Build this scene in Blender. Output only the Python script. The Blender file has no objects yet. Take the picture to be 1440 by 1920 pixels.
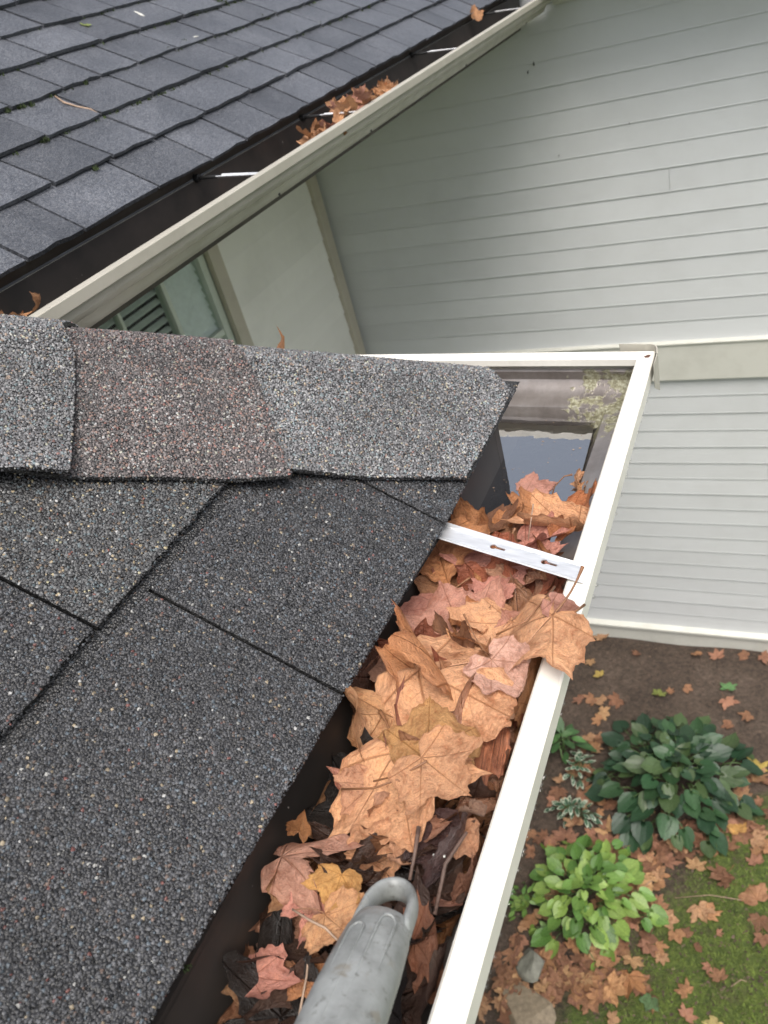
import bpy, bmesh, math, random
import numpy as np
from mathutils import Vector, Matrix, noise as mnoise

random.seed(7); RNG = np.random.default_rng(7)
SC = bpy.context.scene
COL = SC.collection
R = math.radians

# ------------------------------------------------------------------ camera
CAMZ = 4.3
RM = np.array([[0.89458051, 0.37413386, -0.24443725],
               [0.03312972, -0.60096609, -0.79858761],
               [-0.44567716, 0.70630277, -0.55000751]])      # rows: right, down, forward
FPX = 1512.45
cd = bpy.data.cameras.new('camera'); cam = bpy.data.objects.new('camera', cd); COL.objects.link(cam)
cd.sensor_fit = 'VERTICAL'; cd.sensor_height = 36; cd.sensor_width = 27
cd.lens = FPX / 1920 * 36
cd.clip_start = 0.02; cd.clip_end = 500
cd.dof.use_dof = True; cd.dof.focus_distance = 0.78; cd.dof.aperture_fstop = 12
cam.matrix_world = Matrix(((RM[0, 0], -RM[1, 0], -RM[2, 0], 0), (RM[0, 1], -RM[1, 1], -RM[2, 1], 0),
                           (RM[0, 2], -RM[1, 2], -RM[2, 2], CAMZ), (0, 0, 0, 1)))
SC.camera = cam

# ------------------------------------------------------------------ sky, sun, exposure
SUN_EL, SUN_AZ = R(64), R(148)          # azimuth of the light, clockwise from +Y
w = bpy.data.worlds.new('World'); SC.world = w; w.use_nodes = True
nt = w.node_tree; bg = nt.nodes['Background']
sky = nt.nodes.new('ShaderNodeTexSky'); sky.sky_type = 'NISHITA'; sky.sun_disc = False
sky.sun_elevation = SUN_EL; sky.sun_rotation = SUN_AZ
sky.air_density = 1.0; sky.dust_density = 6.0; sky.ozone_density = 1.0
hs = nt.nodes.new('ShaderNodeHueSaturation'); hs.inputs['Saturation'].default_value = .5      # thin overcast: the blue is washed out
nt.links.new(sky.outputs[0], hs.inputs['Color']); nt.links.new(hs.outputs[0], bg.inputs[0]); bg.inputs[1].default_value = 0.12
sl = bpy.data.lights.new('sun', 'SUN'); sl.energy = 1.4; sl.angle = R(42); sl.color = (1, .96, .9)
so = bpy.data.objects.new('sun', sl); COL.objects.link(so)
sd = Vector((math.sin(SUN_AZ) * math.cos(SUN_EL), math.cos(SUN_AZ) * math.cos(SUN_EL), math.sin(SUN_EL)))
so.rotation_euler = (-sd).to_track_quat('-Z', 'Y').to_euler(); so.location = (3, -3, 9)
SC.view_settings.view_transform = 'Standard'; SC.view_settings.look = 'None'
SC.view_settings.exposure = 0.92; SC.view_settings.gamma = 1.0
SC.view_settings.use_curve_mapping = False


# ------------------------------------------------------------------ helpers
def ray(px, py):
    return RM.T @ np.array([(px - 720) / FPX, (py - 960) / FPX, 1.0])
def at(px, py, z):                       # the point at height z seen there
    d = ray(px, py); t = (z - CAMZ) / d[2]
    return Vector((d[0] * t, d[1] * t, z))
def deep(px, py, dist):
    d = ray(px, py); return Vector((d[0] * dist, d[1] * dist, CAMZ + d[2] * dist))

def link(o, parent=None):
    COL.objects.link(o)
    if parent: o.parent = parent
    return o
def tag(o, label=None, cat=None, group=None, kind=None):
    if label: o['label'] = label
    if cat: o['category'] = cat
    if group: o['group'] = group
    if kind: o['kind'] = kind
    return o
def empty(name, loc=(0, 0, 0)):
    o = bpy.data.objects.new(name, None); o.location = loc; o.empty_display_size = .05
    return link(o)

class MB:
    def __init__(s): s.v = []; s.f = []
    def add(s, vs, fs):
        b = len(s.v); s.v += [tuple(v) for v in vs]; s.f += [tuple(b + i for i in f) for f in fs]; return s
    def box(s, a, b):
        x0, y0, z0 = a; x1, y1, z1 = b
        return s.add([(x0, y0, z0), (x1, y0, z0), (x1, y1, z0), (x0, y1, z0), (x0, y0, z1), (x1, y0, z1), (x1, y1, z1), (x0, y1, z1)],
                     [(3, 2, 1, 0), (4, 5, 6, 7), (0, 1, 5, 4), (1, 2, 6, 5), (2, 3, 7, 6), (3, 0, 4, 7)])
    def sweep(s, prof, frames, close=False, caps=False):
        """prof: list of (a,b); frames: list of functions (a,b)->point"""
        n = len(prof); vs = []; fs = []
        for fr in frames: vs += [fr(a, b) for a, b in prof]
        m = n if close else n - 1
        for i in range(len(frames) - 1):
            for j in range(m):
                k = (j + 1) % n
                fs.append((i * n + j, i * n + k, (i + 1) * n + k, (i + 1) * n + j))
        if caps:
            fs.append(tuple(range(n - 1, -1, -1))); e = (len(frames) - 1) * n; fs.append(tuple(range(e, e + n)))
        return s.add(vs, fs)
    def tube(s, pts, rads, seg=8, flat=1.0):
        pts = [Vector(p) for p in pts]
        if not hasattr(rads, '__len__'): rads = [rads] * len(pts)
        up = Vector((0, 0, 1)); fr = []
        for i, p in enumerate(pts):
            t = (pts[min(i + 1, len(pts) - 1)] - pts[max(i - 1, 0)]).normalized()
            a = t.cross(up)
            if a.length < 1e-3: a = t.cross(Vector((1, 0, 0)))
            a.normalize(); b = a.cross(t).normalized(); up = b
            fr.append((p, a, b, rads[i]))
        prof = [(math.cos(k / seg * 2 * math.pi), math.sin(k / seg * 2 * math.pi)) for k in range(seg)]
        return s.sweep(prof, [(lambda a_, b_, q=q: q[0] + q[1] * (a_ * q[3]) + q[2] * (b_ * q[3] * flat)) for q in fr], True, True)
    def mesh(s, name, smooth=False):
        me = bpy.data.meshes.new(name); me.from_pydata(s.v, [], s.f); me.update()
        if smooth: me.polygons.foreach_set('use_smooth', [True] * len(me.polygons))
        return me
    def build(s, name, mat, parent=None, smooth=False, bevel=0):
        me = s.mesh(name, smooth); me.materials.append(mat)
        o = link(bpy.data.objects.new(name, me), parent)
        if bevel:
            m = o.modifiers.new('bevel', 'BEVEL'); m.width = bevel; m.segments = 2; m.limit_method = 'ANGLE'; m.angle_limit = R(40)
        return o

# ---- materials
class NT:
    def __init__(s, name):
        s.m = bpy.data.materials.new(name); s.m.use_nodes = True; s.t = s.m.node_tree
        s.b = s.t.nodes['Principled BSDF']; s.out = s.t.nodes['Material Output']
    def n(s, typ, **kw):
        x = s.t.nodes.new(typ)
        for k, v in kw.items(): setattr(x, k, v)
        return x
    def set(s, sock, v):
        if hasattr(v, 'node'): s.t.links.new(v, sock)
        elif v is not None:
            if hasattr(sock.default_value, '__len__') and hasattr(v, '__len__') and len(v) == 3 and len(sock.default_value) == 4: v = (*v, 1)
            sock.default_value = v
    def math(s, op, a, b=None, c=None, clamp=False):
        x = s.n('ShaderNodeMath', operation=op, use_clamp=clamp)
        s.set(x.inputs[0], a)
        if b is not None: s.set(x.inputs[1], b)
        if c is not None: s.set(x.inputs[2], c)
        return x.outputs[0]
    def mix(s, f, a, b, blend='MIX'):
        x = s.n('ShaderNodeMix', data_type='RGBA', blend_type=blend)
        s.set(x.inputs[0], f); s.set(x.inputs[6], a); s.set(x.inputs[7], b); return x.outputs[2]
    def coord(s, kind='Object', scale=None):
        c = s.n('ShaderNodeTexCoord').outputs[kind]
        if scale is None: return c
        m = s.n('ShaderNodeMapping'); s.set(m.inputs[3], scale); s.t.links.new(c, m.inputs[0]); return m.outputs[0]
    def noise(s, vec, scale, detail=4, rough=.55, col=False):
        x = s.n('ShaderNodeTexNoise'); s.set(x.inputs['Vector'], vec); x.inputs['Scale'].default_value = scale
        x.inputs['Detail'].default_value = detail; x.inputs['Roughness'].default_value = rough
        return x.outputs[1 if col else 0]
    def voro(s, vec, scale, out='Color', feature='F1'):
        x = s.n('ShaderNodeTexVoronoi', feature=feature); s.set(x.inputs['Vector'], vec); x.inputs['Scale'].default_value = scale
        return x.outputs[out]
    def ramp(s, f, stops):
        x = s.n('ShaderNodeValToRGB'); e = x.color_ramp.elements
        while len(e) < len(stops): e.new(.5)
        for k, (p, c) in enumerate(stops):
            e[k].position = p; e[k].color = (*c, 1) if hasattr(c, '__len__') else (c, c, c, 1)
        s.set(x.inputs[0], f); return x.outputs[0]
    def range(s, v, a, b, c=0, d=1):
        x = s.n('ShaderNodeMapRange'); s.set(x.inputs[0], v)
        for k, q in zip((1, 2, 3, 4), (a, b, c, d)): x.inputs[k].default_value = q
        return x.outputs[0]
    def sep(s, v):
        x = s.n('ShaderNodeSeparateXYZ'); s.set(x.inputs[0], v); return x.outputs
    def bump(s, h, strength=.3, dist=.01):
        x = s.n('ShaderNodeBump'); s.set(x.inputs['Height'], h); x.inputs['Strength'].default_value = strength
        x.inputs['Distance'].default_value = dist; s.t.links.new(x.outputs[0], s.b.inputs['Normal']); return x
    def fin(s, color=None, rough=None, metal=None, spec=None):
        if color is not None: s.set(s.b.inputs['Base Color'], color)
        if rough is not None: s.set(s.b.inputs['Roughness'], rough)
        if metal is not None: s.set(s.b.inputs['Metallic'], metal)
        if spec is not None: s.set(s.b.inputs['Specular IOR Level'], spec)
        return s.m

def paint(name, col, dirt=.12, rough=.5, grain=0, scale=9, dirtcol=(.16, .15, .11)):
    k = NT(name); c = k.coord()
    f = k.range(k.noise(c, scale, 6, .65), .45, .75)
    base = k.mix(k.math('MULTIPLY', f, dirt), col, dirtcol)
    sp = k.range(k.noise(c, 160, 2), .70, .78)
    base = k.mix(k.math('MULTIPLY', sp, dirt), base, dirtcol)
    oi = k.n('ShaderNodeObjectInfo').outputs['Random']
    base = k.mix(1, base, k.ramp(oi, [(0, .96), (1, 1.03)]), 'MULTIPLY')
    if grain:
        g = k.noise(k.coord('Object', (3, 3, 60)), 4, 4)
        k.bump(g, grain, .003)
    return k.fin(base, k.range(k.noise(c, 20, 3), .3, .7, rough - .08, rough + .08))

M = {}
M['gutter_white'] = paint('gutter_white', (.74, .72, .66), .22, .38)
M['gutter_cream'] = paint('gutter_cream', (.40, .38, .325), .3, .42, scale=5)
M['trim'] = paint('trim_paint', (.56, .56, .51), .18, .5, .15)
M['trim_tan'] = paint('trim_tan', (.50, .46, .39), .2, .5, .15)
M['siding'] = paint('siding_paint', (.55, .567, .575), .10, .48, .2, scale=3)
M['siding_pale'] = paint('siding_pale', (.80, .79, .76), .12, .5, .2, scale=3)
M['soffit'] = paint('soffit_paint', (.78, .78, .75), .15, .6)
M['sash'] = paint('sash_paint', (.55, .60, .55), .15, .4)
M['wood_dark'] = paint('fascia_dark', (.055, .045, .038), .3, .6)

def metal_mat():
    k = NT('galvanised_steel'); c = k.coord('Object', (1, 6, 1))
    n = k.noise(c, 60, 4)
    k.bump(n, .04, .002)
    return k.fin(k.ramp(n, [(.3, (.70, .71, .72)), (.7, (.82, .83, .84))]), k.range(n, .3, .7, .34, .5), .75)
M['steel'] = metal_mat()

def lining_mat():
    k = NT('gutter_lining'); c = k.coord()
    n = k.noise(c, 14, 6, .6); f = k.noise(k.coord('Object', (30, 4, 30)), 5, 4)
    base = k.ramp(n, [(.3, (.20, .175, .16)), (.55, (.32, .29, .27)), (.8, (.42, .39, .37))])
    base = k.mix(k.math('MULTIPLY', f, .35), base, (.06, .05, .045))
    # pale green crust that grew around the leaky corner joint
    v = k.n('ShaderNodeVectorMath', operation='SUBTRACT'); k.set(v.inputs[0], c); v.inputs[1].default_value = (-.115, 1.045, 3.815)
    wob = k.n('ShaderNodeVectorMath', operation='SCALE'); nn = k.noise(c, 45, 3, .6, True); k.set(wob.inputs[0], nn); wob.inputs['Scale'].default_value = .14
    ad = k.n('ShaderNodeVectorMath', operation='ADD'); k.set(ad.inputs[0], v.outputs[0]); k.set(ad.inputs[1], wob.outputs[0])
    ln = k.n('ShaderNodeVectorMath', operation='LENGTH'); k.set(ln.inputs[0], ad.outputs[0])
    crust = k.math('MULTIPLY', k.range(ln.outputs['Value'], .088, .080), k.range(k.noise(c, 42, 5, .65), .40, .47))
    spk = k.noise(c, 190, 4, .7)
    ccol = k.ramp(spk, [(.3, (.05, .042, .025)), (.5, (.19, .18, .11)), (.7, (.36, .36, .28))])
    base = k.mix(crust, base, ccol)
    k.bump(k.math('ADD', k.math('MULTIPLY', crust, .6), k.math('MULTIPLY', spk, .25)), .3, .003)
    return k.fin(base, k.range(crust, 0, 1, .30, .6), k.range(crust, 0, 1, .6, 0))
M['lining'] = lining_mat()

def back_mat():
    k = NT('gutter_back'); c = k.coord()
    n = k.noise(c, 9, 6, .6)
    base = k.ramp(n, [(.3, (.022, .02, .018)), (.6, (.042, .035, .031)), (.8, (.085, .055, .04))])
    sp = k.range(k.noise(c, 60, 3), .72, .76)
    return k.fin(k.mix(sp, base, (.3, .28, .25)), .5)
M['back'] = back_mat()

def granule_mat():
    k = NT('shingle_granules'); a = k.n('ShaderNodeAttribute', attribute_name='Col')
    return k.fin(a.outputs['Color'], .5, None, .4)
M['granules'] = granule_mat()
def shingle_mat(name, cols, scale, bump, big=.3):
    k = NT(name); c = k.coord()
    v = k.sep(k.voro(c, scale))[0]; d = k.voro(c, scale, 'Distance')
    st = [(i / (len(cols)), q) for i, q in enumerate(cols)]
    base = k.ramp(v, st)
    oi = k.n('ShaderNodeObjectInfo').outputs['Random']
    base = k.mix(1, base, k.ramp(oi, [(0, .78), (1, 1.2)]), 'MULTIPLY')
    bn = k.noise(c, 6, 5)
    base = k.mix(1, base, k.ramp(bn, [(.3, 1 - big), (.7, 1 + big)]), 'MULTIPLY')
    k.bump(k.math('MULTIPLY', d, -1), bump, .002)
    return k.fin(base, k.range(bn, .3, .7, .34, .52), None, .5)
M['asphalt'] = shingle_mat('asphalt_shingle', [(.012, .012, .013), (.02, .02, .022), (.03, .03, .03), (.016, .016, .016)], 420, .8)
M['shingle2'] = shingle_mat('blue_grey_shingle', [(.035, .039, .048), (.058, .063, .075), (.082, .088, .102), (.068, .074, .087), (.115, .12, .132), (.048, .051, .06)], 330, .6, .22)

def glass_mat(name, tint, rough=.03, f0=.05):
    k = NT(name); fr = k.n('ShaderNodeLayerWeight'); fr.inputs[0].default_value = .25
    tr = k.n('ShaderNodeBsdfTransparent'); tr.inputs[0].default_value = (*tint, 1)
    gl = k.n('ShaderNodeBsdfGlossy'); gl.inputs['Roughness'].default_value = rough
    mx = k.n('ShaderNodeMixShader'); f = k.math('ADD', k.math('MULTIPLY', k.math('POWER', fr.outputs['Facing'], 4), .3), f0, clamp=True)
    k.set(mx.inputs[0], f); k.t.links.new(tr.outputs[0], mx.inputs[1]); k.t.links.new(gl.outputs[0], mx.inputs[2])
    k.t.links.new(mx.outputs[0], k.out.inputs[0]); return k.m
M['glass'] = glass_mat('window_glass', (.9, .93, .92), .03, .015)
M['glass_milky'] = paint('milky_screen', (.36, .39, .43), .15, .25)
def water_mat():
    k = NT('gutter_water'); c = k.coord()
    fr = k.n('ShaderNodeFresnel'); fr.inputs[0].default_value = 1.33
    tr = k.n('ShaderNodeBsdfTransparent'); tr.inputs[0].default_value = (.62, .58, .5, 1)
    gl = k.n('ShaderNodeBsdfGlossy'); gl.inputs['Roughness'].default_value = .015
    b = k.n('ShaderNodeBump'); k.set(b.inputs['Height'], k.noise(c, 28, 2)); b.inputs['Strength'].default_value = .04; b.inputs['Distance'].default_value = .01
    k.t.links.new(b.outputs[0], fr.inputs[1]); k.t.links.new(b.outputs[0], gl.inputs['Normal'])
    mx = k.n('ShaderNodeMixShader'); k.set(mx.inputs[0], k.math('ADD', fr.outputs[0], .6, clamp=True))
    k.t.links.new(tr.outputs[0], mx.inputs[1]); k.t.links.new(gl.outputs[0], mx.inputs[2])
    k.t.links.new(mx.outputs[0], k.out.inputs[0]); return k.m
M['water'] = water_mat()
M['drop'] = glass_mat('water_drop', (.95, .95, .94), .05, .05)

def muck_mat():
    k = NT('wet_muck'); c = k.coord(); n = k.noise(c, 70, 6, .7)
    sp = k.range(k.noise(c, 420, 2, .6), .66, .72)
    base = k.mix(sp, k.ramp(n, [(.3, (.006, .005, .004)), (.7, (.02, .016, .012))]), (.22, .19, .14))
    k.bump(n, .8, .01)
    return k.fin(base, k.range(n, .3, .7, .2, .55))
M['muck'] = muck_mat()

def leaf_mat(name, rough=.45, sec=.35, fibre=False, trans=.18, vein_dark=True):
    k = NT(name); a = k.n('ShaderNodeAttribute', attribute_name='lco').outputs['Vector']
    x, y, e = k.sep(a)
    oi = k.n('ShaderNodeObjectInfo'); col = oi.outputs['Color']
    off = k.n('ShaderNodeVectorMath', operation='ADD'); k.set(off.inputs[0], a)
    cb = k.n('ShaderNodeCombineXYZ'); rr = k.math('MULTIPLY', oi.outputs['Random'], 37.0)
    for i in range(3): k.set(cb.inputs[i], rr)
    k.set(off.inputs[1], cb.outputs[0]); lc = off.outputs[0]
    vein = None; s2 = None
    for ang in (0, 47, -47, 96, -96):
        dx, dy = math.sin(R(ang)), math.cos(R(ang))
        al = k.math('ADD', k.math('MULTIPLY', x, dx), k.math('MULTIPLY', y, dy))
        pe = k.math('ABSOLUTE', k.math('SUBTRACT', k.math('MULTIPLY', x, dy), k.math('MULTIPLY', y, dx)))
        wd = k.range(al, 0, 1, .017, .005)
        m = k.math('MULTIPLY', k.math('SUBTRACT', 1, k.math('DIVIDE', pe, wd), clamp=True), k.math('GREATER_THAN', al, 0))
        vein = m if vein is None else k.math('MAXIMUM', vein, m)
        fr = k.math('FRACT', k.math('MULTIPLY', k.math('SUBTRACT', al, k.math('MULTIPLY', pe, .8)), 7))
        l2 = k.math('MULTIPLY', k.math('LESS_THAN', k.math('ABSOLUTE', k.math('SUBTRACT', fr, .5)), .035), k.math('LESS_THAN', pe, k.math('MULTIPLY', al, .38)))
        s2 = l2 if s2 is None else k.math('MAXIMUM', s2, l2)
    n1 = k.noise(lc, 2.2, 6, .65); n2 = k.noise(lc, 9, 5, .6)
    base = k.mix(1, col, k.ramp(n1, [(.28, (.50, .40, .34)), (.5, (1, 1, 1)), (.74, (1.25, 1.2, 1.08))]), 'MULTIPLY')
    base = k.mix(k.math('MULTIPLY', k.range(n2, .5, .7), .6), base, k.mix(1, col, (.60, .38, .29), 'MULTIPLY'))
    spots = k.range(k.voro(lc, 16, 'Distance'), .13, .09)
    spots = k.math('MULTIPLY', spots, k.range(k.noise(lc, 3, 2), .5, .6))
    base = k.mix(k.math('MULTIPLY', spots, .55), base, (.09, .03, .02))
    edge = k.range(k.math('ADD', e, k.math('MULTIPLY', n2, .12)), .98, 1.08)
    base = k.mix(k.math('MULTIPLY', edge, .5), base, k.mix(1, col, (.4, .3, .25), 'MULTIPLY'))
    fine = k.noise(lc, 34, 4, .7)
    base = k.mix(1, base, k.ramp(fine, [(.3, .78), (.7, 1.18)]), 'MULTIPLY')
    vt = k.mix(1, col, (.62, .5, .42) if vein_dark else (1.2, 1.2, 1.1), 'MULTIPLY')
    base = k.mix(k.math('MULTIPLY', vein, .8), base, vt)
    base = k.mix(k.math('MULTIPLY', s2, sec), base, vt)
    h = k.math('ADD', k.math('MULTIPLY', vein, .6), k.math('ADD', k.math('MULTIPLY', s2, .25), k.math('ADD', k.math('MULTIPLY', n2, .8), k.math('MULTIPLY', fine, .25))))
    if fibre:
        mp = k.n('ShaderNodeMapping'); mp.inputs[3].default_value = (40, 2.2, 1); k.set(mp.inputs[0], lc)
        fb = k.noise(mp.outputs[0], 1.0, 5, .65)
        base = k.mix(1, base, k.ramp(fb, [(.3, .45), (.55, 1.0), (.75, 1.9)]), 'MULTIPLY'); h = fb
    k.bump(h, .6, .02)
    k.fin(base, k.range(n1, .3, .7, rough - .1, rough + .12), None, .4)
    if trans:
        tl = k.n('ShaderNodeBsdfTranslucent'); k.set(tl.inputs[0], base)
        mx = k.n('ShaderNodeMixShader'); mx.inputs[0].default_value = trans
        k.t.links.new(k.b.outputs[0], mx.inputs[1]); k.t.links.new(tl.outputs[0], mx.inputs[2]); k.t.links.new(mx.outputs[0], k.out.inputs[0])
    return k.m
M['leaf'] = leaf_mat('dead_leaf')
M['leaf_wet'] = leaf_mat('wet_leaf', .26, .2, trans=.05)
M['leaf_fibre'] = leaf_mat('fibrous_leaf', .4, 0, True, .05)
M['ground_leaf'] = leaf_mat('litter_leaf', .5, .1, trans=.1)

def hosta_mat(name, gloss, margin=None):
    k = NT(name); a = k.n('ShaderNodeAttribute', attribute_name='lco').outputs['Vector']; x, y, e = k.sep(a)
    oi = k.n('ShaderNodeObjectInfo'); col = oi.outputs['Color']
    # parallel veins that follow the outline
    wv = k.math('SINE', k.math('MULTIPLY', k.math('MULTIPLY', k.math('ARCTANGENT', x, k.math('ADD', k.math('MULTIPLY', y, k.math('SUBTRACT', 1.0, y)), .12)), 1.0), 34))
    mid = k.range(k.math('ABSOLUTE', x), .018, .004)
    base = k.mix(k.math('MULTIPLY', mid, .5), col, k.mix(1, col, (1.6, 1.4, 1.5), 'MULTIPLY'))
    base = k.mix(1, base, k.ramp(k.noise(k.coord(), 14, 4), [(.3, .7), (.7, 1.25)]), 'MULTIPLY')
    if margin: base = k.mix(k.range(k.math('ADD', e, k.math('MULTIPLY', k.noise(a, 9, 3), .25)), .93, .97), base, margin)
    k.bump(k.math('ADD', wv, k.math('MULTIPLY', mid, -3)), .1, .003)
    k.fin(base, gloss, None, .5)
    tl = k.n('ShaderNodeBsdfTranslucent'); k.set(tl.inputs[0], base)
    mx = k.n('ShaderNodeMixShader'); mx.inputs[0].default_value = .18
    k.t.links.new(k.b.outputs[0], mx.inputs[1]); k.t.links.new(tl.outputs[0], mx.inputs[2]); k.t.links.new(mx.outputs[0], k.out.inputs[0])
    return k.m
M['hosta'] = hosta_mat('hosta_leaf', .46)
M['varieg'] = hosta_mat('variegated_leaf', .45, (.42, .46, .36))

def plain(name, col, rough=.6, var=.25, scale=30, bump=.2):
    k = NT(name); n = k.noise(k.coord(), scale, 5, .6)
    base = k.mix(1, col, k.ramp(n, [(.3, 1 - var), (.7, 1 + var)]), 'MULTIPLY'); k.bump(n, bump, .01)
    return k.fin(base, rough)
M['stem'] = plain('leaf_stem', (.20, .09, .04), .5)
M['green_stem'] = plain('green_stem', (.06, .11, .03), .5)
M['twig'] = plain('twig_bark', (.10, .06, .045), .6, .4, 60, .5)
M['twig_pale'] = plain('twig_pale', (.30, .21, .15), .6, .3, 60, .4)
M['chip'] = plain('pale_chip', (.5, .5, .46), .6)
M['stone'] = plain('grey_stone', (.17, .17, .14), .75, .35, 25, .5)
M['slab'] = plain('tan_slab', (.20, .16, .11), .8, .3, 40, .4)
M['moss'] = plain('moss_green', (.032, .050, .014), .85, .5, 80, .5)
M['screw'] = plain('black_screw', (.012, .012, .012), .45)
M['slat_dark'] = plain('blind_slat_dark', (.75, .78, .74), .5, .1)
M['slat_pale'] = plain('blind_slat_pale', (.92, .93, .95), .5, .1)
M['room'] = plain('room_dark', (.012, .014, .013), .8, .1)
M['wall_hidden'] = paint('lower_wall', (.5, .52, .5), .15, .6)

def handle_mat():
    k = NT('grey_worn_plastic'); c = k.coord()
    n = k.noise(c, 35, 6, .65); s = k.noise(k.coord('Object', (1, 1, 1)), 190, 3, .6)
    base = k.ramp(n, [(.25, (.11, .115, .11)), (.5, (.23, .24, .235)), (.75, (.33, .345, .34))])
    base = k.mix(k.math('MULTIPLY', k.range(s, .6, .72), .6), base, (.07, .065, .055))
    base = k.mix(k.math('MULTIPLY', k.range(k.noise(c, 60, 4), .62, .7), .5), base, (.16, .13, .09))
    k.bump(k.math('ADD', n, k.math('MULTIPLY', s, .4)), .25, .003)
    return k.fin(base, k.range(n, .3, .7, .34, .55))
M['handle'] = handle_mat()

def ground_mat():
    k = NT('soil_and_moss'); c = k.coord(); x, y, z = k.sep(c)
    n = k.noise(c, 3.5, 8, .65); f = k.noise(c, 38, 6, .7); g = k.noise(c, 120, 4, .7)
    soil = k.ramp(n, [(.3, (.036, .024, .017)), (.5, (.066, .046, .033)), (.72, (.10, .072, .054))])
    soil = k.mix(1, soil, k.ramp(f, [(.3, .45), (.7, 1.7)]), 'MULTIPLY')
    soil = k.mix(k.range(k.voro(c, 55, 'Distance'), .16, .1), soil, (.16, .125, .095))
    moss = k.ramp(f, [(.3, (.03, .045, .010)), (.5, (.085, .12, .022)), (.72, (.16, .20, .04))])
    moss = k.mix(k.range(g, .5, .75), moss, (.035, .055, .012))
    moss = k.mix(k.math('MULTIPLY', k.range(k.noise(c, 7, 5, .65), .54, .68), .75), moss, (.06, .05, .022))
    # moss carpet towards the open yard
    d = k.math('ADD', k.math('MULTIPLY', k.math('ADD', x, .62), .9), k.math('MULTIPLY', k.math('SUBTRACT', 2.35, y), .55))
    d = k.math('ADD', d, k.math('MULTIPLY', k.math('SUBTRACT', k.noise(c, 2.6, 6, .65), .5), 1.3))
    base = k.mix(k.range(d, .02, .28), soil, moss)
    k.bump(k.math('ADD', f, k.math('MULTIPLY', g, .4)), .9, .03)
    return k.fin(base, .85)
M['ground'] = ground_mat()

# ------------------------------------------------------------------ ground
mb = MB()
N = 60
xs = np.concatenate([[-60, -20, -8], np.linspace(-3.2, 2.2, N), [6, 20, 60]]); ys = np.concatenate([[-60, -20, -6], np.linspace(.4, 4.6, N), [8, 20, 60]])
vs = [(x, y, .018 * math.sin(x * 3.1 + 1) * math.cos(y * 2.7) + .008 * math.sin(9 * x + 4 * y) if abs(x) < 4 and .3 < y < 5 else 0) for y in ys for x in xs]
nx = len(xs)
fs = [(j * nx + i, j * nx + i + 1, (j + 1) * nx + i + 1, (j + 1) * nx + i) for j in range(len(ys) - 1) for i in range(nx - 1)]
tag(mb.add(vs, fs).build('ground', M['ground'], smooth=True), kind='structure')
def gz(x, y): return .018 * math.sin(x * 3.1 + 1) * math.cos(y * 2.7) + .008 * math.sin(9 * x + 4 * y)

# ------------------------------------------------------------------ far wing: walls
WY = 4.19; LX = -2.43; EXP = .1118
wing = empty('house', (LX, WY, 0))
tag(wing, 'pale grey clapboard house wing with trim band, window and blue-grey shingled roof', 'house')
def child_part(mbx, name, mat, parent, **kw):
    o = mbx.build(name, mat, parent, **kw); o.matrix_parent_inverse = Matrix.Translation(-Vector(parent.location) if parent.parent is None else (0, 0, 0)); return o
def sub(mbx, name, mat, parent, **kw):   # child of a mesh part whose data is already in world space
    return mbx.build(name, mat, parent, **kw)
wall = child_part(MB().box((LX - .2, WY + .002, -.2), (2.6, WY + .2, 4.2)), 'wall', M['wall_hidden'], wing)
def board_x(z0, z1, x0, x1, proud=None):
    proud = proud or random.uniform(.0085, .011)
    zt = z1 + .012
    m = MB(); sec = [(WY + .0018, z0), (WY - proud, z0), (WY - proud + .0012, z0 + .006), (WY - .0035, zt - .006), (WY + .0018, zt)]
    vs = [(x, a, b) for x in (x0, x1) for a, b in sec]; n = 5
    fs = [(i, (i + 1) % n, n + (i + 1) % n, n + i) for i in range(n)] + [tuple(range(n))[::-1], tuple(range(n, 2 * n))]
    return m.add(vs, fs)
joints = {6: -1.75, 7: -1.78, 3: .35, 11: -.1, 14: -1.2, 20: .2, 24: -.55}
def lay(z0, z1, i):
    if i in joints:
        j = joints[i]
        sub(board_x(z0, z1, LX, j - .0008), 'siding_board', M['siding'], wall); sub(board_x(z0, z1, j + .0008, 2.55), 'siding_board', M['siding'], wall)
    else: sub(board_x(z0, z1, LX, 2.55), 'siding_board', M['siding'], wall)
z = .150; i = 0
while z < 2.04:
    z1 = min(z + EXP, 2.047); lay(z, z1, i); z = z1 if z1 < 2.046 else 9; i += 1
z = 2.279
while z < 3.99:
    lay(z, z + EXP, i); z += EXP; i += 1
mbb = MB()
sec = [(WY - .0015, 2.049), (WY - .028, 2.049), (WY - .028, 2.262), (WY - .036, 2.264), (WY - .036, 2.272), (WY - .0015, 2.281)]
mbb.sweep(sec, [lambda a, b: (LX + .001, a, b), lambda a, b: (2.56, a, b)], True, True)
child_part(mbb, 'trim_band', M['trim'], wing, bevel=.002)
mbb = MB(); sec = [(WY - .0015, -.02), (WY - .03, -.02), (WY - .03, .118), (WY - .048, .12), (WY - .048, .138), (WY - .0015, .152)]
mbb.sweep(sec, [lambda a, b: (LX + .001, a, b), lambda a, b: (2.56, a, b)], True, True)
child_part(mbb, 'base_trim', M['trim'], wing, bevel=.002)
child_part(MB().box((-1.0, WY - .035, 3.945), (2.56, WY - .0018, 4.10)), 'frieze_board', M['trim'], wing, bevel=.003)
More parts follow.
